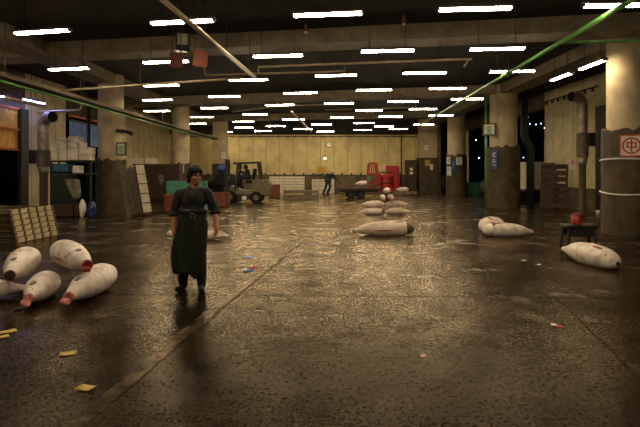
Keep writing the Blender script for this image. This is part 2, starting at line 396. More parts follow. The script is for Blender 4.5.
def row_of_pipe(name, pts, r, m, label, n=8):
    return tag(MB().tube(pts, r, n).build(name, m, None, True), label, 'pipe')
# ------------------------------------------------------------------ pipes under the ceiling
ga, gb = Vector((4.74, 7.9, 4.2)), Vector((5.73, 29.8, 4.2)); g0 = ga-(gb-ga)*.2
gp = tag(MB().tube([g0, gb], .045, 10).build('hanging_pipe', 'green', None, True), 'long green pipe running away under the lamps to the far wall', 'pipe')
cp = ga.lerp(gb, .27); dirv = (gb-ga).normalized()
MB().tube([cp-dirv*.1, cp+dirv*.1], .075, 12).build('coupling', 'green', gp, True)
MB().tube([cp+Vector((0, 0, 0)), cp+Vector((0, 0, SLAB-4.2))], .012, 6).build('hanger_rod', 'dark', gp)
cp = ga.lerp(gb, .12); MB().tube([cp, cp+Vector((3.2, -.1, .06))], .035, 8).build('branch_pipe', 'green', gp, True)
cp = ga.lerp(gb, .7); MB().tube([cp, cp+Vector((0, 0, SLAB-4.2))], .012, 6).build('hanger_rod', 'dark', gp)
da, db = P(163, 0, 7.6), P(255, 77, 13.9)
dp = tag(MB().tube([da+(da-db)*.12, db], .042, 10).build('hanging_pipe', 'brass', None, True), 'thick tan pipe slanting away from the top picture edge to the cross pipes', 'pipe')
MB().tube([da+(da-db)*.12+Vector((-.10, 0, .03)), db+Vector((-.10, 0, .03))], .03, 8).build('second_pipe', 'dark', dp, True)
for t_ in (.2, .55, .9):
    q = da.lerp(db, t_); MB().tube([q, (q.x, q.y, SLAB)], .01, 6).build('hanger_rod', 'dark', dp)
def XP(px, py):                                    # cross pipes follow the skew of the beams
    d = 13.9
    for _ in range(6): X = (px-CX)*d/F; d = 13.9-.2*(X+1.74)
    return P(px, py, d)
def cross(pts, lb, r=.032, m='brass', hang=(), off=0.):
    o = tag(MB().tube([XP(*p)+Vector((0, off, off*.2)) for p in pts], r, 8).build('hanging_pipe', m, None, True), lb, 'pipe')
    for (px, py) in hang:
        q = XP(px, py)+Vector((0, off, off*.2)); MB().tube([q, (q.x, q.y, SLAB)], .01, 6).build('hanger_rod', 'dark', o)
cross([(40, 92), (160, 83.5), (244, 78)], 'thin cross pipe from above the styrofoam boxes to the slanting pipe', hang=[(80, 89), (140, 85)])
cross([(197, 62), (198.5, 75.5), (320, 72.5), (346, 71), (346.5, 67)], 'cranked cross pipe with an upturned elbow at both ends', .028, hang=[(270, 74)], off=.8)
cross([(258, 74.3), (258.3, 67), (320, 64.5), (400, 61.5), (472, 59)], 'cross pipe rising in a step then running straight toward the green pipe', hang=[(300, 65.5), (440, 60)])
tag(MB().tube([XP(468, 61.6), XP(467, 62), XP(464, 67)], .022, 8).build('hanging_pipe_outlet', 'brass', None, True), 'short drop outlet at the end of the stepped cross pipe', 'pipe')
far = [((232, 112), (282, 105.5), (336, 104.5), 'far cross pipe with a step, behind the fifth row of lamps'), ((325, 110), (415, 107.5), (416, 103), 'far cross pipe hung under the second beam')]
for a, b, c, lb in far:
    tag(MB().tube([P(*a, 24.6), P(*b, 24.6), P(*c, 24.6)], .03, 8).build('hanging_pipe', 'brass', None, True), lb, 'pipe')
tag(MB().tube([P(292, 112, 21.5), P(311, 131, 30)], .05, 8).build('hanging_pipe', 'brass', None, True), 'short slanting pipe among the far lamps', 'pipe')
# cable tray and pipes along the shutter side
def along(X, z, y0, y1): return [(X, y0, z), (X, y1, z)]
ct = thing('hanging_cable_tray', 'long dark cable tray running away above the columns on the shutter side', 'cable tray')
MB().box((-7.05, 19.5, 3.66), (.42, 31, .03)).build('tray_bed', 'dark', ct)
for x in (-7.26, -6.84): MB().box((x, 19.5, 3.70), (.025, 31, .07)).build('tray_rail', 'woodd', ct)
for y in range(8, 35, 4): MB().tube([(-7.27, y, 3.7), (-7.27, y, SLAB)], .01, 6).build('hanger_rod', 'dark', ct)
tag(MB().tube(along(-6.96, 3.56, 4, 34), .03, 8).build('hanging_pipe', 'green', None, True), 'green pipe running away just under the cable tray', 'pipe')
tag(MB().tube(along(-7.34, 3.84, 4, 34), .032, 8).build('hanging_pipe', 'woodd', None, True), 'tan pipe running away just above the cable tray', 'pipe')
tag(MB().tube([P(8, 98, 15.5), P(45, 107, 18.5)], .06, 8).build('hanging_pipe', 'brass', None, True), 'pale pipe under the bluish lamps by the shutter', 'pipe')
tag(MB().tube([P(38, 112, 19.5), P(80, 110, 19), P(82, 104, 19)], .045, 8).build('hanging_pipe', 'brass', None, True), 'bent tan pipe above the silver duct on the yellow wall', 'pipe')
# hanging boards and the loudspeaker between them
for (x0, x1, y0, y1, lb) in [(169, 184, 51, 69, 'rust red board hanging from the ceiling, the more slanted one beside the speaker'), (194, 207, 49, 69, 'rust red board hanging from the ceiling beside the slanting pipe')]:
    d = 11.9 if x0 < 180 else 10.9
    c = P((x0+x1)/2, (y0+y1)/2, d); wd = (x1-x0)*d/F*1.1; ht = (y1-y0)*d/F*.82
    t = thing('hanging_sign', lb, 'sign', c, -.45 if x0 < 180 else .35, 'rust red hanging boards')
    MB().box((0, 0, 0), (wd, .03, ht), Matrix.Rotation(.12, 3, 'Y'), .006).build('board', 'rust', t)
    for sx in (-.35, .35): MB().tube([(sx*wd, 0, ht*.4), (sx*wd, 0, SLAB-c.z)], .01, 6).build('hanger_rod', 'dark', t)
t = thing('hanging_loudspeaker', 'grey box loudspeaker hanging between the rust red boards', 'loudspeaker', P(183, 43, 12.3), .2)
MB().box((0, 0, 0), (.32, .3, .42), None, .03).build('cabinet', 'dark', t)
MB().box((0, -.16, .05), (.24, .02, .26), None, .008).build('grille', 'galv', t)
MB().tube([(0, 0, .2), (0, 0, SLAB-t.location.z)], .02, 8).build('hanger_rod', 'dark', t)
for (px, y, lb) in [(306, 29, 'small red ceiling warning lamp below the first beam, under the middle front lamp'), (404, 21, 'small red ceiling warning lamp between the third and fourth front lamps')]:
    c = P(px, y, 12); t = thing('hanging_warning_lamp', lb, 'warning lamp', c, 0, 'red warning lamps')
    MB().tube([(0, 0, .13), (0, 0, .1), (0, 0, -.06)], [.02, .04, .06], 14).build('hood', 'rust', t, True)
    MB().ball((0, 0, -.075), (.045, .045, .035)).build('lens', 'white', t, True)
    MB().tube([(0, 0, .12), (0, 0, SLAB-c.z)], .01, 6).build('hanger_rod', 'dark', t)

# ------------------------------------------------------------------ tuna
PROF0 = [(0, .16), (.03, .20), (.08, .27), (.15, .42), (.25, .64), (.36, .83), (.48, .96), (.58, 1.0), (.68, .98), (.78, .88), (.87, .70), (.93, .52), (.97, .36), (1.0, .12)]
PROFW = [(0, .30), (.03, .34), (.08, .42), (.15, .56), (.25, .74), (.36, .88), (.48, .97), (.58, 1.0), (.68, .98), (.78, .90), (.87, .76), (.93, .60), (.97, .44), (1.0, .16)]
PROFM = [(0, .20), (.03, .24), (.08, .32), (.15, .50), (.25, .74), (.36, .90), (.48, .98), (.58, 1.0), (.68, .99), (.78, .93), (.87, .80), (.93, .64), (.97, .46), (1.0, .16)]
PROF = PROF0
def prof(t):
    for (a, ra), (b, rb) in zip(PROF, PROF[1:]):
        if t <= b:
            u = (t-a)/(b-a); return ra+(rb-ra)*u
    return .1
def tuna_body(L, R, seed, flat=.95):
    mb = MB(); rings = []; n = 32; K = 44
    for k in range(K+1):
        t = k/K; t = t if k else 0
        r = sum(prof(min(1, max(0, t+dt))) for dt in (-.03, 0, .03))/3*R
        if k == K: r = R*.12
        cz = -R*.13*max(0, (t-.72)/.28)**1.5 - R*.10*max(0, (.2-t)/.2)
        ring = []
        for i in range(n):
            a = 2*math.pi*i/n
            nz = 1+.035*mnoise.noise(Vector((t*5, math.cos(a)*1.2, math.sin(a)*1.2+seed*7)))+.012*mnoise.noise(Vector((t*18, math.cos(a)*4, math.sin(a)*4+seed*7)))
            ring.append((t*L-L/2, r*nz*math.cos(a), cz+r*flat*nz*math.sin(a)))
        rings.append(ring)
    return mb.loft(rings)
def tuna(label, tail, head, R, group, body='frost', seed=0, roll=0., bits=('tail', 'mouth', 'gill', 'vent'), tailmat='flesh', L=None, name='tuna', yellow=False, flap=True, shape=None):
    global PROF
    PROF = shape or PROFM
    tail, head = Vector(tail), Vector(head); v = head-tail; L = L or v.length
    t = thing(name, label, 'tuna', (tail+head)/2, 0, group)
    yaw = math.atan2(v.y, v.x); pitch = math.atan2(v.z, math.hypot(v.x, v.y))
    t.rotation_euler = (Matrix.Rotation(yaw, 3, 'Z') @ Matrix.Rotation(-pitch, 3, 'Y') @ Matrix.Rotation(roll, 3, 'X')).to_euler()
    tuna_body(L, R, seed).build('body', body, t, True)
    def patch(nm, tt, ang, lx, ly, m, th=.02):      # shallow lens sunk into the skin
        r = prof(tt)*R; a = math.radians(ang)
        c = Vector((tt*L-L/2, r*math.cos(a)*.985, r*.95*math.sin(a)*.985))
        q = Vector((0, math.cos(a), math.sin(a))).to_track_quat('Z', 'X').to_matrix()
        mb = MB().ball((0, 0, 0), (lx, ly, th), None, 16, 8)
        dr = (prof(min(1, tt+.04))-prof(max(0, tt-.04)))*R/(.08*L)
        n_ = Vector((-dr, math.cos(a), math.sin(a))).normalized(); ex = Vector((1, 0, 0)); ex = (ex-n_*ex.dot(n_)).normalized(); ey = n_.cross(ex)
        m3 = Matrix((ex, ey, n_)).transposed()
        bmesh.ops.transform(mb.bm, matrix=Matrix.Translation(c) @ m3.to_4x4(), verts=mb.bm.verts)
        return mb.build(nm, m, t, True)
    if 'tail' in bits:
        r0 = R*PROF[0][1]*1.08; x0 = -L/2
        s = MB().tube([(x0+.03, 0, -R*.1), (x0-.005, 0, -R*.1), (x0-.012, 0, -R*.1)], [r0*1.0, r0*1.02, r0*.7], 18).build('tail_stump', tailmat, t, True)
        if flap:
            fl = MB().ball((x0-.03, r0*.35, -R*.1-r0*.75), (.050, min(r0*.95, .065), min(r0*.5, .034)), Matrix.Rotation(-.7, 3, 'Y'), 20, 14)
            for v in fl.bm.verts: v.co += Vector((1, 1, 1))*.020*mnoise.noise(v.co*22+Vector((seed, 0, 0)))
            fl.build('tail_flap', 'flesh' if tailmat != 'flesh2' else 'flesh2', t, True)
    if 'mouth' in bits:
        MB().ball((L/2-.045, 0, -R*.15), (.06, R*.24, R*.22), None, 16, 10).build('mouth', 'finskin', t, True)
    if 'gill' in bits:
        g = patch('gill_opening', .80, 62, .035, R*.42, 'flesh2', .012)
        patch('gill_opening', .80, 118, .035, R*.42, 'flesh2', .012)
    if 'vent' in bits: patch('vent', .22, 82, .055, .040, 'ventskin', .012)
    if 'cut' in bits: patch('belly_cut', .46, 188 if yaw_flip(yaw) else -8, L*.14, R*.10, 'flesh2', .008)
    if 'eye' in bits:
        patch('eye', .9, 20, .022, .022, 'finskin', .01); patch('eye', .9, 160, .022, .022, 'finskin', .01)
    if 'slash' in bits: patch('slash', .74, 90+(25 if yaw_flip(yaw) else -25), L*.09, R*.13, 'flesh2', .01)
    if 'darkhead' in bits:
        mb = MB(); rr = []
        for k in range(9):
            tt = .86+.125*k/8; r = prof(tt)*R*1.03; cz = -R*.13*max(0, (tt-.72)/.28)**1.5
            rr.append([(tt*L-L/2, r*math.cos(2*math.pi*i/24), cz+r*.95*math.sin(2*math.pi*i/24)) for i in range(24)])
        mb.loft(rr).build('gill_cover', 'gillskin', t, True)
    if yellow: patch('yellow_fin', .22, 92, L*.17, R*.45, 'yfin', .02)
    return t
def yaw_flip(a): return math.cos(a) > 0
gL = 'frozen tuna heaped beside the slatted crates'
tuna('frosted tuna at the outer edge of the heap, lying crossways under the others', (-3.80, 6.75, .11), (-4.72, 5.92, .17), .17, gL, seed=1, bits=('mouth'))
tuna('frosted tuna on the floor in the middle of the heap, pink cut tail toward camera', (-3.38, 6.03, .15), (-3.60, 7.0, .16), .178, gL, seed=2, bits=('tail', 'vent'), shape=PROFW)
tuna('frosted tuna on the floor at the open end of the heap nearest the man', (-2.93, 6.06, .16), (-2.95, 7.36, .20), .195, gL, seed=3, bits=('tail', 'vent'), shape=PROFW)
tuna('frosted tuna on top of the heap with dark round tail stump', (-3.83, 6.42, .34), (-4.30, 7.75, .36), .2, gL, seed=4, bits=('tail', 'vent'), tailmat='stump', flap=False, shape=PROFW)
tuna('frosted tuna on top of the heap with dark red tail flap toward the man', (-2.84, 6.36, .48), (-3.92, 7.75, .46), .19, gL, seed=5, bits=('tail', 'vent', 'cut'), tailmat='flesh2', shape=PROFW)
tuna('single frosted tuna near the dark stool, red slash behind its head', (4.56, 9.75, .16), (4.76, 8.3, .16), .21, 'tuna on the open floor', seed=6, bits=('tail', 'mouth', 'slash'), tailmat='flesh2')
tuna('front one of the two frosted tuna lying side by side, bloody gill', (5.22, 12.75, .12), (3.95, 12.7, .18), .19, 'tuna on the open floor', seed=7, bits=('tail', 'mouth', 'gill', 'slash'), tailmat='finskin', flap=False)
tuna('rear one of the two frosted tuna side by side, mostly hidden', (5.05, 14.35, .14), (4.1, 13.15, .22), .225, 'tuna on the open floor', seed=8, bits=('tail', 'gill'))
tuna('single long tuna lying crossways on the middle of the floor, dark gill cover', (.83, 12.95, .13), (2.36, 12.95, .19), .205, 'tuna on the open floor', body='tuna2', seed=9, bits=('tail', 'cut', 'darkhead', 'slash'), tailmat='finskin', flap=True)
tuna('tuna lying on the floor behind the walking man, yellowish back', (-2.10, 12.1, .10), (-3.60, 12.2, .15), .155, 'tuna on the open floor', seed=10, bits=('tail', 'gill'), tailmat='finskin', yellow=True)
gp_ = 'small tuna in the stepped pile'
d0 = 18.9; r = .136
tuna('small tuna at the bottom of the stepped pile, tail toward the truck side', (1.42, d0, .118), (2.36, d0, .125), r, gp_, 'tuna2', 11, bits=('tail', 'darkhead'), tailmat='finskin', flap=False)
tuna('small tuna at the bottom of the stepped pile, tail toward the pillars', (3.30, d0, .118), (2.40, d0, .125), r, gp_, 'tuna2', 12, bits=('tail', 'cut'), tailmat='finskin', flap=False)
tuna('small tuna in the second layer of the pile, on the truck side', (1.52, d0+.12, .372), (2.36, d0+.12, .385), r*.98, gp_, 'tuna2', 13, bits=('tail',), tailmat='finskin', flap=False)
tuna('small tuna in the second layer of the pile, on the pillar side', (3.22, d0+.12, .372), (2.39, d0+.12, .385), r*.98, gp_, 'tuna2', 14, bits=('tail', 'cut'), tailmat='finskin', flap=False)
tuna('small tuna laid end-on upon the pile, on the truck side', (2.31, d0-.35, .62), (2.31, d0+.6, .62), r*.86, gp_, 'tuna2', 15, bits=('tail', 'cut'))
tuna('small tuna laid end-on upon the pile, on the pillar side', (2.60, d0-.35, .62), (2.60, d0+.6, .62), r*.86, gp_, 'tuna2', 16, bits=('tail',))
tuna('small tuna crowning the pile with its tail stump up', (2.45, d0-.42, .90), (2.45, d0+.5, .83), r*.9, gp_, 'tuna2', 17, bits=('tail', 'cut'))

# ------------------------------------------------------------------ people
def voxel(name, prims, vox, m, parent, smooth=3, disp=0., dscale=8., seed=0.):
    mb = MB()
    for p in prims:
        if p[0] == 'c':                             # tapered capsule a, ra, b, rb
            a, ra, b, rb = Vector(p[1]), p[2], Vector(p[3]), p[4]
            ax = (b-a).normalized() if (b-a).length > 1e-6 else Vector((0, 0, 1)); n = 16; pts = []; rs = []
            for k in range(5):
                th = math.pi/2*(1-k/4); pts.append(a-ax*ra*math.sin(th)); rs.append(max(ra*math.cos(th), 1e-3))
            for k in range(5):
                th = math.pi/2*k/4; pts.append(b+ax*rb*math.sin(th)); rs.append(max(rb*math.cos(th), 1e-3))
            mb.tube(pts, rs, n)
        else:                                       # ellipsoid centre, radii, rotation
            mb.ball(p[1], p[2], p[3] if len(p) > 3 else None, 24, 16)
    o = mb.build(name, m, None, True)
    rm = o.modifiers.new('r', 'REMESH'); rm.mode = 'VOXEL'; rm.voxel_size = vox; rm.use_smooth_shade = True
    sm = o.modifiers.new('s', 'SMOOTH'); sm.factor = .5; sm.iterations = smooth
    dg = bpy.context.evaluated_depsgraph_get(); me = bpy.data.meshes.new_from_object(o.evaluated_get(dg))
    o.modifiers.clear(); old = o.data; o.data = me; me.name = name; bpy.data.meshes.remove(old)
    if not me.materials: me.materials.append(M[m])
    if disp:
        for v in me.vertices:
            q = v.co*dscale; q.z *= .45
            v.co += v.normal*disp*mnoise.noise(q+Vector((seed, seed*2, 0)))
    for p in me.polygons: p.use_smooth = True
    o.parent = parent; return o
def mirror_pairs(J): return J
def head_prims(c, R, s=1.):
    T = lambda x, y, z: Vector(c)+R @ (Vector((x, y, z))*s)
    E = lambda x, y, z, rx, ry, rz: ('e', T(x, y, z), (rx*s, ry*s, rz*s), R)
    return [E(0, .012, .035, .074, .092, .085), E(0, -.02, -.03, .062, .066, .075), E(0, -.045, -.085, .04, .036, .030), E(0, -.078, -.078, .020, .016, .016),
            ('c', T(0, -.088, .022), .011*s, T(0, -.108, -.022), .015*s), E(.016, -.094, -.026, .010, .010, .008), E(-.016, -.094, -.026, .010, .010, .008),
            E(.033, -.072, .036, .028, .014, .010), E(-.033, -.072, .036, .028, .014, .010),
            E(.042, -.058, -.018, .022, .024, .026), E(-.042, -.058, -.018, .022, .024, .026),
            E(0, -.088, -.052, .024, .011, .007), E(0, -.087, -.064, .020, .011, .008),
            E(.077, .008, -.005, .010, .022, .034), E(-.077, .008, -.005, .010, .022, .034)]
def hand_prims(w, fwd, palm, side, s=1., curl=.5):
    """w wrist, fwd direction of the fingers, palm normal the palm faces, side toward the thumb"""
    w, f, n, t = Vector(w), Vector(fwd).normalized(), Vector(palm).normalized(), Vector(side).normalized()
    pr = [('c', w, .028*s, w+f*.05*s, .026*s), ('c', w+f*.04*s+t*.020*s, .019*s, w+f*.088*s+t*.026*s, .016*s), ('c', w+f*.04*s-t*.018*s, .018*s, w+f*.084*s-t*.026*s, .015*s), ('c', w+f*.05*s, .02*s, w+f*.088*s, .017*s)]
    for k, (off, ln) in enumerate([(.031, .072), (.0105, .080), (-.0105, .074), (-.031, .058)]):
        a = w+f*.088*s+t*off*s
        d1 = (f+n*curl*.5).normalized(); d2 = (f+n*curl*1.3).normalized(); d3 = (f*.7+n*curl*2).normalized()
        b = a+d1*ln*.45*s; c = b+d2*ln*.32*s; e = c+d3*ln*.24*s
        pr += [('c', a, .0095*s, b, .009*s), ('c', b, .009*s, c, .0082*s), ('c', c, .0082*s, e, .007*s)]
    a = w+f*.03*s+t*.028*s; b = a+(f*.6+t*.55+n*.35).normalized()*.042*s; c = b+(f*.95+t*.1+n*.4).normalized()*.034*s
    pr += [('c', a, .014*s, b, .0115*s), ('c', b, .0115*s, c, .009*s)]
    return pr
def limb(a, ra, b, rb, c, rc): return [('c', a, ra, b, rb), ('c', b, rb, c, rc)]
def person(label, loc, rz, J, hy, hp=0., tilt=0., wear='worker', vox=.007, cap=False, s=1.0):
    t = thing('person', label, 'person', loc, rz)
    V = {k: Vector(v) for k, v in J.items()}
    R = Matrix.Rotation(hy, 3, 'Z') @ Matrix.Rotation(hp, 3, 'X') @ Matrix.Rotation(tilt, 3, 'Y')
    ch, pe = V['chest'], V['pelvis']
    up = (ch-pe).normalized()
    shd = (V['shr']-V['shl']).normalized()
    fw = up.cross(shd).normalized(); TR = Matrix((shd, -fw, up)).transposed() if False else Matrix((shd, up.cross(shd).normalized(), up)).transposed()
    body = head_prims(V['head'], R)
    body += [('c', V['neck'], .058, V['head']+R @ Vector((0, .02, -.05)), .052),
             ('e', ch-up*.01, (.145, .098, .155), TR), ('e', (ch+pe)/2, (.13, .092, .18), TR), ('e', pe, (.155, .110, .12), TR),
             ('c', V['shl']*.85+V['shr']*.15-up*.01, .045, V['neck']-up*.06, .042), ('c', V['shr']*.85+V['shl']*.15-up*.01, .045, V['neck']-up*.06, .042)]
    for k in ('l', 'r'):
        body += limb(V['sh'+k], .047, V['el'+k], .040, V['wr'+k], .029)
        body += limb(V['hip'+k], .085, V['kn'+k], .058, V['an'+k], .042)
        body += [('c', V['an'+k]+Vector((0, 0, -.03)), .04, V['an'+k]+Vector(J['toe'+k])*.13+Vector((0, 0, -.055)), .03)]
        f = (V['wr'+k]-V['el'+k]).normalized()
        if 'hf'+k in V: f = V['hf'+k].normalized()
        n = (V['hn'+k] if 'hn'+k in V else Vector((1 if k == 'l' else -1, 0, 0))); n = (n-f*n.dot(f)).normalized()
        sd = (Vector(J['th'+k]) if 'th'+k in J else Vector((0, -1, 0))); sd = (sd-f*sd.dot(f)-n*sd.dot(n)).normalized()
        body += hand_prims(V['wr'+k], f, n, sd, 1., .55)
    b = voxel('body', body, vox, 'skin', t, 2)
    # eyes and brows
    for sx in (-1, 1):
        MB().ball(V['head']+R @ Vector((.031*sx, -.079, .018)), (.013, .008, .007), R, 12, 8).build('eye', 'ink', t, True)
        MB().ball(V['head']+R @ Vector((.032*sx, -.086, .043)), (.020, .006, .0045), R @ Matrix.Rotation(.12*sx, 3, 'Y'), 12, 8).build('eyebrow', 'hair', t, True)
    T = lambda x, y, z: V['head']+R @ Vector((x, y, z))
    if cap:
        hr = MB(); hr.ball(T(0, .018, .05), (.098, .115, .095), R, 24, 16).build('cap', 'white', t, True)
        MB().ball(T(0, -.085, .05), (.065, .055, .01), R, 20, 8).build('cap_peak', 'white', t, True)
        voxel('hair', [('e', T(0, .05, -.01), (.079, .062, .07), R)], .012, 'hair', t, 2)
    else:
        hp_ = [('e', T(0, .028, .062), (.097, .106, .090), R), ('e', T(0, .055, -.005), (.093, .076, .100), R), ('e', T(0, -.045, .092), (.066, .042, .032), R),
               ('e', T(.070, .016, .03), (.028, .055, .06), R), ('e', T(-.070, .016, .03), (.028, .055, .06), R), ('c', T(-.082, .025, .02), .022, T(-.070, .045, -.085), .020), ('c', T(.082, .03, .02), .022, T(.072, .05, -.085), .020),
               ('c', T(-.05, -.078, .085), .018, T(-.062, -.062, .045), .010), ('c', T(.0, -.088, .088), .018, T(-.018, -.09, .06), .010), ('c', T(.045, -.078, .085), .018, T(.058, -.066, .05), .010),
               ('c', T(-.045, .085, .02), .035, T(-.04, .09, -.085), .022), ('c', T(.045, .085, .02), .035, T(.04, .09, -.085), .022), ('c', T(0, .09, .02), .04, T(0, .096, -.09), .025)]
        voxel('hair', hp_, .007, 'hair', t, 2, .007, 50)
    # clothes
    cl = [('e', ch+up*.01, (.172, .122, .170), TR), ('e', (ch+pe)/2, (.150, .114, .2), TR), ('e', pe+up*.03, (.168, .128, .11), TR),
          ('c', V['shl'], .066, V['neck']-up*.055, .062), ('c', V['shr'], .066, V['neck']-up*.055, .062),
          ('c', V['neck']-up*.055, .070, V['neck']-up*.02, .064)]
    for k in ('l', 'r'):
        if wear == 'worker':
            e = V['el'+k]; w_ = V['wr'+k]
            cl += [('c', V['sh'+k], .070, e, .066), ('c', e, .064, e.lerp(w_, .16), .062)]
        else:
            cl += [('c', V['sh'+k], .078, V['el'+k], .062), ('c', V['el'+k], .062, V['wr'+k]-(V['wr'+k]-V['el'+k])*.06, .045)]
    jm = 'jacket' if wear == 'worker' else 'navy'
    voxel('jacket', cl, .010, jm, t, 3, .012, 9, 3.)
    if wear == 'worker':
        for k in ('l', 'r'):                        # rolled cuffs
            e = V['el'+k]; w_ = V['wr'+k]; a = e.lerp(w_, .12); b2 = e.lerp(w_, .30)
            MB().tube([a, a.lerp(b2, .3), b2.lerp(a, .1), b2], [.062, .070, .069, .060], 20).build('sleeve_cuff', jm, t, True)
    for k in ('l', 'r'):
        pass
    voxel('trousers', [('e', pe, (.17, .125, .12), TR)]+[q for k in ('l', 'r') for q in limb(V['hip'+k], .105, V['kn'+k], .080, V['an'+k]+Vector((0, 0, .05)), .068)], .012, jm if wear == 'worker' else 'navy', t, 3, .012, 8, 1.)
    for k in ('l', 'r'):
        a = V['an'+k]; td = Vector(J['toe'+k]).normalized()
        pr = [('c', a+(V['kn'+k]-a)*.42, .074, a+Vector((0, 0, -.015)), .058), ('c', a+Vector((0, 0, -.038))-td*.03, .048, a+td*.17+Vector((0, 0, -.048)), .040)]
        voxel('boot', pr, .010, 'black', t, 2)
    return t, V
# the man walking in the middle
J = dict(head=(.02, -.02, 1.535), neck=(.0, .0, 1.385), chest=(0, .0, 1.21), pelvis=(-.02, .0, .93),
         shl=(-.195, .0, 1.30), shr=(.178, .0, 1.31), ell=(-.268, .03, 1.07), elr=(.272, .02, 1.09), wrl=(-.262, -.04, .845), wrr=(.318, -.07, .885),
         hipl=(-.11, 0, .90), hipr=(.08, 0, .90), knl=(-.13, -.06, .50), knr=(.09, -.02, .50), anl=(-.15, .03, .092), anr=(.105, -.02, .092),
         toel=(-.25, -1, 0), toer=(.15, -1, 0), hnr=(-.6, -.6, 0), thr=(-.5, -1, 0), hfr=(-.05, -.15, -1), hnl=(1, .2, 0), hfl=(.02, -.1, -1))
ML = G(194, 290.5)
man, MV = person('person in dark work clothes and long apron, walking and looking toward the parked machines', (ML.x, ML.y, 0), .04, J, .62, .10, .03)
def skirt(parent):
    zs = [1.10, 1.04, .94, .82, .70, .58, .46, .36, .28, .22]; rings = []; n = 72
    for z in zs:
        u = (1.10-z)/1.0
        ring = []
        for i in range(n):
            a = 2*math.pi*i/n; c, s_ = math.cos(a), math.sin(a)
            fold = 1+min(1, u*1.8)*(.085*math.sin(5*a+2.2*u+.6)+.06*math.sin(9*a-1.5*u)+.03*math.sin(15*a+u))
            rx = .178+(.06*math.sin(min(1, u*1.6)*math.pi*.5)+.035*math.exp(-((u-.62)/.22)**2) if c < 0 else .012*math.sin(u*3.6)-.02*u)
            ry = .138+.05*u
            zz = z+(u**2)*(-.06*c+.03*math.sin(3*a)+.02*math.sin(7*a))
            ring.append((-.02-.015*u+rx*c*fold, -.01+ry*s_*fold, zz))
        rings.append(ring)
    o = MB().loft(rings, False).build('apron', 'apron', parent, True)
    m = o.modifiers.new('s', 'SOLIDIFY'); m.thickness = .008; return o
skirt(man)
for sx in (-1, 1): MB().tube([(.055*sx, .045, 1.405), (.07*sx, -.045, 1.375), (.045*sx, -.108, 1.31), (-.012*sx, -.146, 1.20)], [.016, .018, .017, .012], 10).build('collar', 'navy', man, True)
mb = MB(); mb.loft([[(-.02+.187*rr*math.cos(2*math.pi*i/40), -.01+.142*rr*math.sin(2*math.pi*i/40), z) for i in range(40)] for z, rr in [(1.03, 1.01), (1.04, 1.05), (1.075, 1.06), (1.09, 1.0)]], False)
bl = mb.build('belt', 'black', man, True)
MB().tube([(.0, -.158, 1.05), (-.03, -.17, 1.03), (-.005, -.178, 1.0), (.02, -.165, .96)], .010, 8).build('apron_tie', 'woodd', man, True)
MB().tube([(.0, -.158, 1.05), (.03, -.17, 1.04), (.04, -.176, 1.0), (.05, -.17, .95)], .010, 8).build('apron_tie', 'woodd', man, True)
# the man leaning by the flatbed truck
J2 = dict(head=(.26, -.06, 1.49), neck=(.19, .0, 1.36), chest=(.13, .0, 1.20), pelvis=(-.02, .0, .91),
         shl=(-.05, .06, 1.33), shr=(.33, -.04, 1.28), ell=(-.20, .06, 1.10), elr=(.46, -.06, 1.06), wrl=(-.24, -.02, .86), wrr=(.50, -.14, .84),
          hipl=(-.10, 0, .88), hipr=(.06, 0, .88), knl=(-.20, -.05, .48), knr=(.06, -.12, .49), anl=(-.34, .06, .10), anr=(-.08, .0, .10), toel=(.6, -.8, 0), toer=(.7, -.7, 0))
BL = G(328.5, 195); person('person in dark clothes and white cap leaning beside the red flatbed truck', (BL.x, BL.y, 0), .3, J2, .7, .25, .1, 'plain', .012, True)

# ------------------------------------------------------------------ forklift with driver
fk = thing('forklift', 'cream and black forklift facing the round columns, driver aboard', 'forklift', (-3.65, 25.7, 0), 0)
S = 25.5/F
def fx(px): return (px-320)*S+3.55
def fz(py): return EYE-(py-170)*S
ch = MB(); ch.prism([(fx(231), .46), (fx(231), .66), (fx(234), .86), (fx(243), .64), (fx(253), .62), (fx(263), .78), (fx(264), .5), (fx(258), .42)], -.45, .45)
chs = ch.build('chassis', 'cream', fk); MB().box((fx(247), -.455, fz(197.5)), (.2, .01, .17)).build('plate', 'white', chs)
MB().prism([(fx(255), .45), (fx(255), 1.15), (fx(270), 1.14), (fx(273), .9), (fx(272), .4)], -.5, .5).build('counterweight', 'cream', fk)
MB().box((fx(247), 0, .33), (.80, .84, .30), None, .03).build('underbody', 'dark', fk)
for x, rr in ((fx(233), .32), (fx(259), .29)):
    for y in (-.5, .5):
        wl = MB().tube([(x, y-.13, rr), (x, y-.11, rr), (x, y+.11, rr), (x, y+.13, rr)], [rr*.88, rr, rr, rr*.88], 28).build('wheel', 'black', fk, False)
        MB().tube([(x, y-.145, rr), (x, y+.145, rr)], rr*.45, 16).build('hub', 'galvd', wl, False)
for y in (-.33, .33):
    MB().box((fx(229), y, 1.12), (.13, .09, 2.05), None, .01).build('mast_rail', 'dark', fk)
for z in (.45, 1.2, 2.1): MB().box((fx(229), 0, z), (.1, .75, .09)).build('mast_crossbar', 'dark', fk)
MB().box((fx(226.6), 0, .5), (.05, .85, .5)).build('fork_carriage', 'dark', fk)
for y in (-.25, .25): MB().prism([(fx(226.4), .6), (fx(226.4), .08), (fx(226.4)-1.0, .04), (fx(226.4)-1.0, .08), (fx(226.4)-.06, .14), (fx(226.4)-.06, .6)], y-.05, y+.05).build('fork', 'dark', fk)
for y in (-.42, .42):
    MB().bar((fx(238), y, fz(190)), (fx(241), y, fz(163)), .11).build('guard_post', 'dark', fk)
    MB().bar((fx(263.5), y, fz(182)), (fx(260.5), y, fz(163)), .11).build('guard_post', 'dark', fk)
gr = MB()
for y in (-.42, -.2, 0, .2, .42): gr.bar((fx(236), y, fz(163.5)), (fx(262), y, fz(162.5)), .09)
for x in (fx(237), fx(261)): gr.bar((x, -.44, fz(163)), (x, .44, fz(163)), .07)
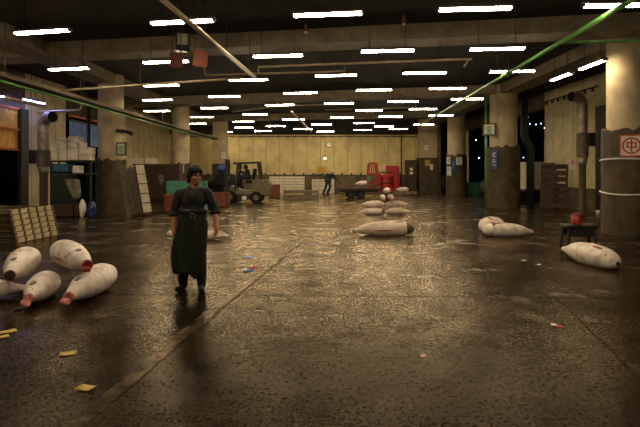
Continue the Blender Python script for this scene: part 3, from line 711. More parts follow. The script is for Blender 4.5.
gr.build('guard_roof', 'dark', fk)
MB().box((fx(252), 0, 1.04), (.42, .5, .14), None, .04).build('seat_cushion', 'black', fk)
MB().box((fx(256), 0, 1.42), (.14, .46, .55), Matrix.Rotation(.15, 3, 'Y'), .04).build('backrest', 'black', fk)
MB().tube([(fx(239.5), 0, .7), (fx(240.2), 0, 1.42)], .03, 8).build('steering_column', 'dark', fk)
sw = MB(); cc = Vector((fx(240.6), 0, 1.44)); qq = Matrix.Rotation(-.35, 3, 'Y')
sw.tube([cc+qq @ Vector((  .13*math.cos(2*math.pi*i/20), .13*math.sin(2*math.pi*i/20), 0)) for i in range(21)], .016, 8).build('steering_wheel', 'dark', fk, True)
J3 = dict(head=(0, -.11, 1.335), neck=(0, -.03, 1.215), chest=(0, .0, 1.10), pelvis=(0, .06, .87), shl=(-.19, .0, 1.19), shr=(.19, .0, 1.19), ell=(-.25, -.12, 1.03), elr=(.25, -.12, 1.03),
          wrl=(-.17, -.34, 1.17), wrr=(.17, -.34, 1.17), hipl=(-.1, .02, .84), hipr=(.1, .02, .84), knl=(-.14, -.34, .88), knr=(.14, -.34, .88), anl=(-.13, -.38, .50), anr=(.13, -.38, .50), toel=(0, -1, 0), toer=(0, -1, 0))
person('person in dark clothes sitting at the wheel of the forklift', (-3.65+fx(249), 25.7, .40), -math.pi/2, J3, 0, 0, 0, 'plain', .012)

# ------------------------------------------------------------------ red flatbed truck with load
d = 29.0; S2 = d/F
def tx(px): return (px-366)*S2
def tz(py): return EYE-(py-170)*S2
tk = thing('flatbed_truck', 'red market flatbed truck with a dark bed and red engine drum', 'truck', ((366-320)*S2, d+.6, 0), 0)
MB().box(((tx(337)+tx(383))/2, 0, tz(189)), (tx(383)-tx(337), 1.2, .14), None, .02).build('flatbed', 'brown', tk)
MB().box((tx(361), 0, tz(191.5)), (tx(382)-tx(341), .8, .12)).build('bed_frame', 'dark', tk)
for x in (tx(351), tx(361), tx(388)):
    for y in ((-.5, .5) if x < tx(380) else (0,)):
        rr = .24
        wl = MB().tube([(x, y-.1, rr), (x, y-.08, rr), (x, y+.08, rr), (x, y+.1, rr)], [rr*.88, rr, rr, rr*.88], 26).build('wheel', 'black', tk)
        MB().tube([(x, y-.11, rr), (x, y+.11, rr)], rr*.4, 14).build('hub', 'dark', wl)
MB().box(((tx(379)+tx(392))/2, 0, tz(190)), (tx(393)-tx(378), 1.1, .3), None, .03).build('driver_platform', 'red', tk)
eng = MB().tube([(tx(387.5), 0, .42), (tx(387.5), 0, 1.30), (tx(387.5), 0, 1.36)], [.42, .42, .36], 32).build('engine_drum', 'red', tk)
for z in (.62, .85, 1.1): MB().tube([(tx(387.5), 0, z), (tx(387.5), 0, z+.05)], .435, 32).build('drum_band', 'dark', eng)
MB().tube([(tx(387.5)+.4*math.cos(2*math.pi*i/24), .4*math.sin(2*math.pi*i/24), 1.5) for i in range(25)], .025, 8).build('steering_ring', 'dark', tk, True)
for a in range(3): MB().bar((tx(387.5), 0, 1.34), (tx(387.5)+.4*math.cos(a*2.09), .4*math.sin(a*2.09), 1.5), .03).build('ring_spoke', 'dark', tk)
fr = MB(); yb = -.1
for y in (-.45, .45):
    fr.bar((tx(367.5), y, tz(189)), (tx(370), y, tz(164)), .09); fr.bar((tx(380.5), y, tz(189)), (tx(377), y, tz(164)), .09)
    for py, dx in ((163, 0), (174, 1), (182, 2)): fr.bar((tx(370-dx), y, tz(py)), (tx(377+dx), y, tz(py)), .08)
    fr.bar((tx(373.5), y, tz(189)), (tx(373.5), y, tz(164)), .06)
for px, py in ((370, 164), (377, 164), (368, 187), (380, 187)): fr.bar((tx(px), -.45, tz(py)), (tx(px), .45, tz(py)), .07)
fr.build('guard_frame', 'red', tk)
MB().box((tx(369), -.52, tz(179)), (.2, .05, .3), Matrix.Rotation(.2, 3, 'Y'), .015).build('hanging_cloth', 'teal', tk)
tuna('frosted tuna lying on the bed of the red flatbed truck', ((350.5-320)*S2+.1, d+.5, .86), ((372-320)*S2+.1, d+.5, .87), .16, 'tuna beyond the pile', seed=20, bits=('tail',), L=.78)
# red cabinet and door on the back wall, low pallets before it
def at(px, py, d): return P(px, py, d)
t = thing('red_cabinet', 'red steel cabinet standing at the back wall behind the truck', 'cabinet', ((393-320)*37.2/F, 37.5, 0))
MB().box((0, 0, 1.05), (.95, .5, 1.75), None, .02).build('cabinet_body', 'red', t)
MB().box((0, 0, .09), (.9, .46, .18)).build('plinth', 'dark', t)
for sx in (-.235, .235):
    dd = MB().box((sx, -.26, 1.05), (.45, .02, 1.65), None, .006).build('cabinet_door', 'red', t); MB().box((sx*.3, -.285, 1.05), (.03, .03, .16)).build('handle', 'dark', dd)
t = thing('wooden_kiosk', 'tall narrow dark brown booth with a notice at the back wall', 'booth', ((411.5-320)*37/F, 37.4, 0))
MB().box((0, 0, 1.13), (.68, .6, 2.26), None, .02).build('booth_body', 'brown', t)
MB().box((0, 0, 2.29), (.76, .68, .07)).build('roof_board', 'dark', t)
MB().box((0, -.31, 1.55), (.34, .02, .62)).build('notice', 'woodd', t)
for z in (1.4, 1.68): MB().box((0, -.325, z), (.2, .01, .16)).build('printed_mark', 'paper', t)
for k, (x0, x1, py, dd, lb) in enumerate([(394, 416, 196, 33.5, 'low pale slab lying on the floor behind the truck, the front one'), (394, 417, 192.5, 35.6, 'low pale slab lying on the floor behind the truck, the rear one')]):
    t = thing('low_pallet', lb, 'pallet', ((x0+x1)/2*dd/F-320*dd/F, dd, 0), 0, 'slabs behind the truck')
    wd = (x1-x0)*dd/F
    for sx in (-.4, 0, .4): MB().box((sx*wd, 0, .05), (.12, .8, .1)).build('bearer', 'woodd', t)
    for yy in (-.3, 0, .3): MB().box((0, yy, .12), (wd, .24, .035)).build('deck_board', 'galv', t)
tuna('frosted tuna lying on the slab behind the truck', ((394.5-320)*35.6/F+.1, 35.5, .30), ((407-320)*35.6/F+.1, 35.5, .31), .17, 'tuna beyond the pile', seed=21, bits=('tail',))

# ------------------------------------------------------------------ column signs and notices
def board(name, label, c, w, h, face, m, th=.02, frame=None, group=None, cat='sign'):
    """flat board at c facing direction face (angle in plan, 0 = toward the camera)"""
    t = thing(name, label, cat, c, face, group)
    MB().box((0, 0, 0), (w, th, h)).build('board', m, t)
    if frame:
        fb = MB()
        for sx in (-1, 1): fb.box((sx*w/2, -th*.3, 0), (.03, th*1.6, h+.03))
        for sz in (-1, 1): fb.box((0, -th*.3, sz*h/2), (w+.03, th*1.6, .03))
        fb.build('frame', frame, t)
    return t
def on_col(cx, cy, r, a, z): return Vector((cx+r*math.sin(a), cy-r*math.cos(a), z))
def strokes(t, name, segs, m, wd, y=-.016):
    mb = MB()
    for (x0, z0, x1, z1) in segs: mb.bar((x0, y, z0), (x1, y, z1), .012, wd)
    return mb.build(name, m, t)
# red ring with the character for middle
t = board('round_mark_sign', 'white board with a red circled character on the near thick column', on_col(7.9, 13.2, .70, -.53, 2.21), .48, .50, -.53, 'paper', .02, 'shutr')
ring = MB(); n = 40
for a0 in range(n):
    a, b = 2*math.pi*a0/n, 2*math.pi*(a0+1)/n
    ring.prism([(.165*math.cos(a), .165*math.sin(a)), (.165*math.cos(b), .165*math.sin(b)), (.20*math.cos(b), .20*math.sin(b)), (.20*math.cos(a), .20*math.sin(a))], -.020, -.011)
ring.build('ring', 'inkred', t)
def barx(mb, x0, z0, x1, z1): mb.box(((x0+x1)/2, -.016, (z0+z1)/2), (abs(x1-x0), .012, abs(z1-z0)))
cb = MB()
barx(cb, -.105, .055, .105, .085); barx(cb, -.105, -.055, .105, -.025); barx(cb, -.105, -.055, -.075, .085); barx(cb, .075, -.055, .105, .085); barx(cb, -.016, -.15, .016, .15)
cb.build('character', 'inkred', t)
# white cords round the near column
for z, lb, dz in ((1.88, 'white cord tied around the near thick column, the upper one', .02), (1.04, 'white cord tied around the near thick column, the lower one', -.03)):
    tag(MB().tube([(7.9+.70*math.cos(2*math.pi*i/48), 13.2+.70*math.sin(2*math.pi*i/48), z+dz*math.sin(2*math.pi*i/48*2)) for i in range(49)], .022, 8).build('column_cord_hanging', 'white', None, True), lb, 'cord', 'cords round the near column')
GLY = [[(-.06, .09, .06, .09), (-.06, .05, .06, .05), (0, .12, 0, .02), (-.06, .02, -.06, .11), (.06, .02, .06, .11), (-.07, .0, .07, .0)],
       [(-.07, -.04, .07, -.04), (-.05, -.08, .05, -.08), (0, -.02, 0, -.14), (-.07, -.13, .07, -.13), (-.05, -.1, -.07, -.12), (.05, -.1, .07, -.12)]]
def greensign(label, c, w, h, face):
    t = thing('hanging_green_sign', label, 'sign', c, face, 'green lettered signs by the columns')
    MB().box((0, 0, 0), (w, .1, h), None, .01).build('sign_box', 'paper', t)
    fb = MB()
    for sx in (-1, 1): fb.box((sx*w/2, 0, 0), (.05, .13, h+.05))
    for sz in (-1, 1): fb.box((0, 0, sz*h/2), (w+.05, .13, .05))
    fb.build('frame', 'woodd', t)
    k = h/.36
    for g in GLY:
        mb = MB()
        for (x0, z0, x1, z1) in g: mb.bar((x0*k*1.1, -.056, z0*k), (x1*k*1.1, -.056, z1*k), .014, .022*k)
        mb.build('character', 'inkgreen', t)
    return t
p = P(121.5, 149, 19.3); greensign('white sign with two green characters on the column behind the crates, shutter side', p, .30, .44, .1)
p = P(489, 129.5, 21.9); greensign('white sign with two green characters beside the middle pillar on the open side', p, .46, .46, -.2)
for xx, zz in ((-.29, 2.9),):
    tag(MB().tube([(p.x-.05, p.y+.24, 0.0), (p.x-.05, p.y+.24, 4.9)], .05, 10).build('drain_pipe', 'green', None, True), 'thin green upright pipe behind the green lettered sign', 'pipe')
t = thing('pipe_mounting_arm', 'dark pipe arm with lamp above the green sign on the crate side', 'bracket', P(127, 133, 19.4)); MB().tube([(-.45, .2, .1), (0, 0, .05), (.1, 0, .0)], .07, 10).build('arm', 'dark', t, True); MB().tube([(.1, 0, .02), (.2, 0, -.02)], [.07, .1], 14).build('lamp_head', 'dark', t, True)
def notice(label, px, py, d, w, h, m, marks, mk='ink', face=0, group='notices on the columns'):
    t = board('notice_sign', label, P(px, py, d), w, h, face, m, .02, None, group, 'notice')
    mb = MB()
    for (x0, z0, x1, z1) in marks: mb.bar((x0*w, -.014, z0*h), (x1*w, -.014, z1*h), .01, .10*w)
    mb.build('lettering', mk, t); return t
notice('blue and white upright notice on the middle pillar', 494, 160, 21.72, .24, .80, 'inkblue', [(-.3, .3, .3, .38), (-.3, .2, .3, .2), (0, .4, 0, .1), (-.25, .0, .25, .0), (-.25, -.1, .25, -.1), (-.2, -.2, .2, -.3)], 'paper', -.3)
notice('white notice with a bold black mark on the far pillar', 459, 161, 31.74, .36, .46, 'paper', [(-.2, .3, .2, .3), (-.2, 0, .2, 0), (-.2, .3, -.2, 0), (.2, .3, .2, 0), (-.25, -.3, -.05, -.1), (.25, -.3, .05, -.1)])
notice('blue upright notice on the far pillar', 453.5, 166, 31.72, .24, .75, 'inkblue', [(-.2, .3, .2, .3), (-.2, .1, .2, .1), (0, .35, 0, -.2)], 'paper')
notice('white notice at the upper edge of the far pillar, beside the blue one', 448.5, 160.5, 31.9, .22, .46, 'paper', [(-.2, .2, .2, .2), (-.2, -.1, .2, -.1), (0, .3, 0, -.3)], 'ink', -.35)
notice('plain paper sheet low on the far pillar', 449, 171, 31.9, .26, .55, 'paper', [(-.3, .3, .3, .3), (-.3, .1, .3, .1)], 'grey', -.3)
notice('small white notice high on the corner pillar', 426.5, 147.5, 36.92, .28, .38, 'paper', [(-.2, .2, .2, .2), (0, .2, 0, -.3)])
notice('yellow notice on the corner pillar', 427.5, 163, 36.9, .36, .42, 'ypaper', [(-.1, .3, .2, .3), (0, .3, .0, -.3)])
notice('white paper low on the corner pillar', 431.5, 167, 36.9, .2, .42, 'paper', [(-.2, .2, .2, .2)], 'grey')
notice('white notice with a bold black mark on the round column beyond the man', 181.5, 168.5, 27.42, .26, .46, 'paper', [(-.2, .35, -.2, -.35), (-.2, .35, .2, .35), (.2, .35, .2, .05), (-.2, .05, .2, .05), (-.2, -.3, .1, -.3)])
notice('white notice with a black upright stroke high on the square column', 223.5, 155.5, 34.80, .30, .44, 'paper', [(0, .35, 0, -.35), (-.15, .22, 0, .35)], 'ink')
notice('yellow notice on the square column', 223, 169, 34.80, .32, .48, 'ypaper', [(0, .3, 0, -.3), (-.2, .3, .2, .3)])
notice('white notice with a red round mark on the lower duct', 572.4, 163.5, 19.05, .16, .44, 'paper', [(-.2, .2, .2, .2), (-.2, 0, .2, 0), (-.2, .2, -.2, 0), (.2, .2, .2, 0), (0, .32, 0, -.25)], 'inkred')
notice('pink and white paper on the edge of the side opening', 546.5, 150, 24.2, .2, 1.1, 'paper', [(-.2, .3, .2, .3), (-.2, .1, .2, .1), (-.2, -.1, .2, -.1)], 'rust')
t = board('notice_sign', 'yellow notice board with red mark at the back wall by the capped man', P(321.5, 169.5, 37.9), .80, .5, 0, 'ypaper', .03, None, None, 'notice'); strokes(t, 'lettering', [(-.2, .1, .2, .1), (-.2, -.1, .2, -.1), (-.2, .1, -.2, -.1), (.2, .1, .2, -.1)], 'inkred', .06, -.02)
# clock and small lamp on the back wall
t = thing('wall_clock', 'round white wall clock high on the yellow back wall', 'clock', P(329, 144.5, 38.1))
MB().tube([(0, .1, 0), (0, -.04, 0)], .20, 28).build('clock_case', 'paper', t)
MB().tube([(.2*math.cos(2*math.pi*i/28), -.04, .2*math.sin(2*math.pi*i/28)) for i in range(29)], .02, 8).build('rim', 'dark', t)
MB().box((0, -.05, .06), (.02, .01, .13)).build('hand', 'ink', t); MB().box((.04, -.05, .0), (.09, .01, .02)).build('hand', 'ink', t)
t = thing('hanging_bulb', 'small bright bulb hanging on a cord before the back wall', 'lamp', P(325, 158.5, 37.2))
MB().ball((0, 0, 0), .07).build('bulb_glass', emit('lit_small_bulb', (1, .92, .8), 12), t, True); MB().tube([(0, 0, .06), (0, 0, SLAB-t.location.z)], .015, 6).build('cord', 'dark', t)
tag(MB().tube([(5.95, BY-.25, 0), (5.95, BY-.25, 4.3)], .05, 8).build('conduit_rail', 'woodd', None, True), 'thin upright conduit on the back wall above the red cabinet', 'pipe')

# ------------------------------------------------------------------ shutter side
d1 = thing('roller_door_mount', 'half raised orange roller shutter over the dark opening', 'shutter', (-11.02, 16.2, 0))
sb = MB()
sb.box((0, 0, 3.1), (.02, 5.6, 1.45))
for k in range(15): sb.box((.012, 0, 2.40+.0967*k+.045), (.012, 5.6, .09), None, .004)
sb.build('shutter_slats', 'shut', d1)
for z in (2.36, 3.08, 3.84): MB().box((.05, 0, z), (.08, 5.7, .075)).build('shutter_bar', 'shutr', d1)
MB().box((.05, 2.83, 3.1), (.1, .09, 1.55)).build('shutter_bar', 'shutr', d1)
# silver duct by the yellow wall
def elbow_duct(name, label, base, r, ztop, mouth, box_z):
    t = thing(name, label, 'duct', base); mx = Vector(mouth)
    pts = [Vector((0, 0, box_z[1])), Vector((0, 0, ztop-.3))]
    for k in range(1, 9):
        a = math.pi/2*k/8; pts.append(Vector((0, 0, ztop-.3))+Vector((0, 0, .3*math.sin(a)))+mx.normalized()*.3*(1-math.cos(a)))
    pts.append(pts[-1]+mx*.5)
    MB().tube(pts, r, 20, False).build('duct_pipe', 'galv', t, True)
    o = MB().tube([pts[-1]-mx*.04, pts[-1]-mx*.03], r*.97, 20).build('duct_mouth', 'black', t)
    MB().tube([pts[-1]-mx*.05, pts[-1]], r*1.1, 20, False).build('duct_collar', 'galv', t, True)
    for z in (box_z[1]+.25, ztop-.55): MB().tube([(0, 0, z-.02), (0, 0, z+.02)], r*1.08, 20).build('duct_collar', 'galv', t)
    MB().tube([(0, 0, box_z[0]), (0, 0, box_z[0]+.03), (0, 0, box_z[1]-.03), (0, 0, box_z[1])], [r*1.02, r*1.16, r*1.16, r*1.02], 20).build('fan_drum', 'galvd', t)
    MB().tube([(0, 0, box_z[0]), (0, 0, box_z[0]-.35)], [r*1.1, r*.7], 20).build('funnel', 'galv', t, True)
    MB().tube([(0, 0, box_z[0]-.3), (0, 0, 0)], r*.72, 14).build('stand_pipe', 'woodd', t)
    MB().box((.0, 0, .03), (r*2.4, r*2.4, .06)).build('stand_foot', 'woodd', t)
    MB().box((r*2.0*(1 if base[0] > 0 else -1), 0, box_z[1]-.25), (r*1.2, .1, .5)).build('switch_box', 'dark', t)
    return t
elbow_duct('exhaust_duct', 'silver elbow duct in front of the yellow wall beside the white foam boxes', (-10.15, 19.1, 0), .20, 3.55, (.38, -.2, 0), (1.75, 2.35))
elbow_duct('exhaust_duct', 'rusty silver elbow duct by the side wall near the round-sign column', (9.74, 19.3, 0), .175, 4.32, (-.42, -.12, 0), (2.10, 3.0))
# blue sheet hung in the opening
t = thing('hanging_blue_sheet', 'blue corrugated sheet hanging in the opening above the foam boxes', 'sheet', (-10.9, 24.0, 0), 0)
bs = MB(); a0, a1 = (-10.9, 22.6), (-10.9, 25.9)
n = 40
vs0 = [(.05*math.sin(i*1.3), -1.4+3.3*i/n) for i in range(n+1)]
for (x0, y0), (x1, y1) in zip(vs0, vs0[1:]):
    v = [bs.bm.verts.new(q) for q in ((x0, y0, 2.75), (x1, y1, 2.75), (x1, y1, 3.75), (x0, y0, 3.75))]; bs.bm.faces.new(v)
bmesh.ops.remove_doubles(bs.bm, verts=bs.bm.verts, dist=1e-4)
o = bs.build('sheet', 'bluesh', t); md = o.modifiers.new('s', 'SOLIDIFY'); md.thickness = .01
MB().box((.02, .2, 3.8), (.06, 3.4, .07)).build('curtain_rail', 'dark', t)
MB().box((.06, .2, 3.98), (.1, 3.4, .10)).build('top_bar', 'shutr', t)
# shelf with the foam boxes
SD = 18.6; KS = SD/F
sx0, sx1 = (50.5-320)*KS, (91-320)*KS; zt = EYE-(160.5-170)*KS
t = thing('steel_shelf', 'dark green steel rack below the white foam boxes', 'rack', ((sx0+sx1)/2, SD+.3, 0))
wd = sx1-sx0; ztop = EYE-(160.5-170)*KS
MB().box((0, 0, ztop-.03), (wd, .6, .06)).build('shelf_board', 'darkgreen', t); zm = EYE-(173-170)*KS
MB().box((0, 0, zm-.03), (wd, .6, .06)).build('shelf_board', 'darkgreen', t)
MB().box((-.25*wd, .0, (zm-.06)/2+.02), (wd*.46, .54, zm-.12)).build('closed_cupboard', 'darkgreen', t)
for a in (-1, 1):
    for b in (-1, 1): MB().box((a*wd*.49, b*.28, ztop/2), (.06, .06, ztop)).build('upright', 'darkgreen', t)
fb = [(51, 57, 160, 143, 0), (57, 66, 160, 147, .0), (66, 78, 160, 148, 0), (78, 89, 160, 154, 0), (78, 89.5, 153.8, 147, 0), (54, 66, 147, 141, .1), (57, 66.3, 140.8, 137.5, .1), (66.5, 76.5, 147.8, 142, 0), (67, 77, 141.8, 136, 0), (77, 81, 146.8, 142, 0)]
FL = ['tall white foam box standing at the duct end of the rack', 'white foam box in the bottom row, second from the duct', 'wide white foam box in the bottom row, third from the duct', 'white foam box in the bottom row nearest the column', 'white foam box lying on the bottom box nearest the column', 'white foam box in the second layer over the tall box', 'flat white foam box topping the duct end of the stack', 'white foam box in the second layer in the middle of the stack', 'white foam box at the very top of the stack', 'small white foam box beside the top of the stack']
for k, (x0, x1, yb, yt, dy) in enumerate(fb):
    zb = EYE-(yb-170)*KS; zt_ = EYE-(yt-170)*KS; zb = max(zb, ztop+.001)
    if k == 0: zt_ = EYE-(147.2-170)*KS
    if k == 5: zb = EYE-(147-170)*KS
    wq = (x1-x0)*KS-.03; hq = zt_-zb-.006
    b = thing('foam_box', FL[k], 'box', (((x0+x1)/2-320)*KS, SD+.3, zb), random.uniform(-.008, .008), 'white foam boxes stacked on the rack')
    MB().box((0, 0, hq*.42), (wq*.96, .50, hq*.84), None, .015).build('box_body', 'foam', b)
    MB().box((0, 0, hq*.91), (wq, .52, hq*.16), None, .012).build('lid', 'foam', b)
def open_crate(name, label, loc, dims, m, rz=0, group=None, cat='crate'):
    t = thing(name, label, cat, loc, rz, group); w_, d_, h_ = dims
    MB().box((0, 0, .02), (w_, d_, .04)).build('crate_bottom', m, t)
    for sx in (-1, 1): MB().box((sx*(w_/2-.015), 0, h_/2), (.03, d_, h_)).build('end_wall', m, t)
    for sy in (-1, 1):
        MB().box((0, sy*(d_/2-.015), h_/2), (w_, .03, h_)).build('side_wall', m, t)
    rm = MB()
    for sx in (-1, 1): rm.box((sx*w_/2, 0, h_-.02), (.03, d_+.03, .05))
    for sy in (-1, 1): rm.box((0, sy*d_/2, h_-.02), (w_+.03, .03, .05))
    rm.build('rim', m, t); return t
open_crate('plastic_crate', 'dark blue plastic crate on the middle shelf of the rack', ((60-320)*KS, SD+.3, zm+.003), (.62, .45, .33), 'blue')
b = thing('carton', 'small cream carton on the rack beside the blue crate', 'box', ((75-320)*KS, SD+.25, zm+.003)); MB().box((0, 0, .13), (.27, .3, .26), None, .01).build('carton_body', 'foam', b); MB().box((0, 0, .262), (.275, .05, .005)).build('tape', 'woodd', b)
# grey cloth bag hanging on the rack, yellow sponge, blue sacks
g = MB(); rings = []
for k, (z, cx_, rx) in enumerate([(1.30, -.08, .24), (1.24, -.06, .27), (1.05, -.02, .25), (.85, .06, .21), (.68, .1, .15), (.60, .11, .10)]):
    rings.append([((cx_+rx*math.cos(2*math.pi*i/24)*(1+.08*math.sin(3*2*math.pi*i/24+k))), .10*math.sin(2*math.pi*i/24)*(1+.2*math.sin(5*2*math.pi*i/24)), z) for i in range(24)])
bag = thing('hanging_sack', 'grey cloth sack hanging from the dark rack under the carton', 'sack', ((71-320)*KS*.975, SD-.28, 0)); g.loft(rings).build('sack_body', 'grey', bag, True); MB().tube([(-.08, 0, 1.28), (0.02, .1, 1.50)], .015, 8).build('sack_string', 'dark', bag)
def lumpy(name, label, cat, loc, r, m, seed, group=None):
    mb = MB().ball((0, 0, r[2]*.92), r, None, 24, 16)
    for v in mb.bm.verts:
        v.co += Vector((1, 1, .6))*0 + (v.co-Vector((0, 0, r[2]*.9)))*.28*mnoise.noise(v.co*5+Vector((seed, 0, 0))); v.co.z = max(v.co.z, 0)
    return tag(mb.build(name, m, None, True, loc), label, cat, group)
q = G(87.5, 217); lumpy('plastic_sack', 'crumpled bright blue plastic sack on the floor beside the round column', 'sack', (q.x+.14, q.y, 0), (.14, .16, .27), 'blues', 3)
q = G(82, 217); lumpy('plastic_sack', 'pale blue white sack on the floor behind the blue sack', 'sack', (q.x+.02, q.y+.0, 0), (.11, .12, .32), 'paper', 4)
q = G(72, 217); open_crate('dark_crate', 'dark brown crate on the floor under the hanging sack', (q.x-.22, q.y+.05, 0), (.75, .5, .42), 'brown')
# leaning dark post beside the column, water pipe
tag(MB().tube([(-8.80, 19.8, 0), (-8.80, 19.8, 4.0)], .07, 10).build('drain_pipe', 'dark', None, True), 'dark upright pipe beside the round column by the foam boxes', 'pipe')
# stack of slatted crates near the front, shutter side
st_g = 'slatted crates stacked by the shutter'
def tray(i):
    t = thing('slatted_crate', 'x', 'crate', (0, 0, 0), 0, st_g)
    W, Dp, H = 1.25, 1.5, .122                       # x across, y along the long face
    MB().box((0, 0, .012), (W-.02, Dp-.02, .02)).build('crate_floor', 'woodd', t)
    for k in range(5):                               # the pale boards of the long face between dark posts
        y = -Dp/2+Dp*(k+.5)/5
        MB().box((W/2-.012, y, H/2+.008), (.024, Dp/5-.045, H-.016), None, .004).build('side_board', 'wood', t)
    MB().box((-W/2+.012, 0, H/2+.008), (.024, Dp, H-.028)).build('back_board', 'woodd', t)
    for k in range(6):
        y = -Dp/2+Dp*k/5
        MB().box((W/2+.004, y, H/2), (.035, .05, H-.004)).build('side_post', 'woodd', t)
    for sy in (-1, 1):
        MB().box((0, sy*(Dp/2-.012), H*.32), (W-.05, .022, H*.3)).build('end_slat', 'woodd', t); MB().box((0, sy*(Dp/2-.012), H*.75), (W-.05, .022, H*.3)).build('end_slat', 'woodd', t)
    return t
TP = tray(0); CN = ['bottom slatted pale wood crate of the stack by the shutter', 'slatted pale wood crate, second from the bottom of the low stack', 'slatted pale wood crate, third from the bottom of the low stack', 'slatted pale wood crate, third from the top of the low stack', 'slatted pale wood crate, second from the top of the low stack', 'topmost slatted pale wood crate of the low stack by the shutter']
for k in range(6):
    o = TP if k == 0 else copy_tree(TP)
    z = .125*k
    o.location = (-6.63-.625+.05-.022*k, 12.22-.012*k, z); o.rotation_euler.z = -.10
    tag(o, CN[k], 'crate', st_g)
# tall tray rack leaning on the column
lt = thing('leaning_slatted_pallet', 'tall dark slatted rack with five pale end panels leaning against the round column', 'pallet', (0, 0, 0))
HH, WW, DD = 1.72, .74, .48
for k in range(26): MB().box((-.02, -DD/2, .05+HH*k/26), (WW-.05, .02, HH/26*.55)).build('slat', 'slat', lt)
for sx in (-.36, -.12, .12, .35): MB().box((sx, -DD/2+.03, HH/2), (.045, .04, HH)).build('post', 'dark', lt)
MB().box((-.02, DD/2, HH/2), (WW, .03, HH)).build('back_panel', 'woodd', lt)
for k in range(5): MB().box((WW/2+.012, 0, HH*(k+.5)/5), (.024, DD*.98, HH/5-.03), None, .006).build('end_panel', 'panel', lt)
q = G(139, 216); lt.location = (q.x-.03, q.y+.05, .05); lt.rotation_euler = (0, -.20, -.30)
# dark cabinets behind
t = thing('brown_cabinet', 'long dark reddish brown wooden cabinet behind the leaning rack', 'cabinet', (-8.25, 26.6, 0), 0)
MB().box((0, 0, .98), (2.3, .7, 1.8), None, .02).build('cabinet_body', 'brown', t); MB().box((0, 0, 1.9), (2.4, .78, .06)).build('cabinet_top', 'rust', t); MB().box((0, .02, .05), (2.2, .6, .1)).build('plinth', 'dark', t)
for k in range(3):
    dd = MB().box((-.75+.75*k, -.36, .98), (.7, .025, 1.66), None, .008).build('cabinet_door', 'brown', t); MB().box((-.75+.75*k+.26, -.385, 1.0), (.03, .03, .2)).build('handle', 'galv', dd)
MB().box((.25, -.40, 1.2), (.26, .01, .38)).build('pinned_paper', 'grey', t)
for px, lb in ((131, 'white foam box on the cabinet beside the green sign'), (151, 'white foam box on the brown cabinet, further from the green sign')):
    b = thing('foam_box', lb, 'box', ((px-320)*26.6/F+(.35 if px < 140 else 0), 26.6, 1.931), 0, 'foam boxes on the brown cabinet'); MB().box((0, 0, .12), (.5, .4, .24), None, .015).build('box_body', 'foam', b); MB().box((0, 0, .26), (.52, .42, .05), None, .012).build('lid', 'foam', b)
# orange tubs, teal tub beyond the man
def tub(name, label, px0, px1, pyb, pyt, m, dp=.7, group=None):
    q = G((px0+px1)/2, pyb); w_ = (px1-px0)*q.y/F; h_ = (pyb-pyt)*q.y/F
    return open_crate(name, label, (q.x, q.y+dp/2, 0), (w_, dp, h_), m, 0, group)
tub('fish_crate', 'orange brown crate on the floor beside the dark sacks, beyond the man', 205, 226.5, 207.5, 193, 'orange', .9)
tub('fish_crate', 'orange brown crate on the floor behind the man, under the teal tub', 163, 176, 213, 195, 'orange', .9)
tub('fish_crate', 'orange brown crate standing behind the forklift', 269, 279, 198.5, 185, 'orange', .7)
q = G(176, 211); zz = 18*q.y/F
open_crate('plastic_tub', 'teal plastic tub on the crate behind the walking man', ((186-320)*21/F, 21.2, 0), (1.5, .8, 1.16), 'teal')
# dark sacks and machine behind orange crate
q = G(211, 203); lumpy('tarpaulin_bundle', 'dark tarpaulin bundle behind the orange crate next to the forklift', 'bundle', (q.x+.1, q.y+3.5, 0), (.95, .6, .72), 'black', 9)
lumpy('plastic_sack', 'dark blue plastic sack lying on the tarpaulin bundle', 'sack', (q.x-.1, q.y+3.5, 1.42), (.32, .3, .26), 'inkblue', 12)
# white baskets and grey bench to the back of the forklift
def wire_basket(label, px0, px1, pyb, pyt, d):
    x0, x1 = (px0-320)*d/F, (px1-320)*d/F; zb = EYE-(pyb-170)*d/F; zt_ = EYE-(pyt-170)*d/F
    t = thing('white_basket', label, 'basket', ((x0+x1)/2, d, zb), 0, 'white baskets at the back wall'); w_, h_ = x1-x0, zt_-zb
    MB().box((0, 0, .015), (w_, .6, .03)).build('basket_floor', 'foam', t)
    for y in (-.29, .29):
        sl = MB()
        for k in range(2): sl.box((0, y, h_*(k+.5)/2), (w_, .03, h_/2*.62))
        for k in range(5): sl.box((w_*(k/4-.5)*.94, y, h_/2), (.05, .028, h_*.97))
        sl.build('side_wall', 'foam', t)
    for sx in (-1, 1): MB().box((sx*(w_/2-.015), 0, h_/2), (.03, .58, h_)).build('end_wall', 'foam', t)
    return t
zr = 36.9
BN = [('bottom', 'forklift'), ('bottom', 'middle'), ('bottom', 'far')]
for r_ in range(3):
    for c_ in range(3):
        wire_basket(f'white slatted basket in the {["bottom", "middle", "top"][r_]} layer, {["next to the forklift", "second from the forklift", "furthest from the forklift"][c_]}', 270+11.6*c_, 281.2+11.6*c_, 192.83-5.6*r_, 187.35-5.6*r_, zr)
for r_ in range(3): wire_basket(f'white slatted basket by the capped man, {["bottom", "middle", "top"][r_]} one', 312, 334, 192.83-4.6*r_, 188.3-4.6*r_, zr)
q = G(301, 199.5)
t = thing('steel_bench', 'long low grey steel bench before the white baskets', 'bench', (q.x, q.y+.3, 0), .03)
MB().box((0, 0, .42), (1.95, .6, .14), None, .01).build('bench_top', 'galvd', t); MB().box((0, 0, .13), (1.95, .58, .16), None, .01).build('lower_shelf', 'galvd', t)
for a in (-.92, .92):
    for b_ in (-.26, .26): MB().box((a, b_, .25), (.06, .05, .5)).build('leg', 'galvd', t)

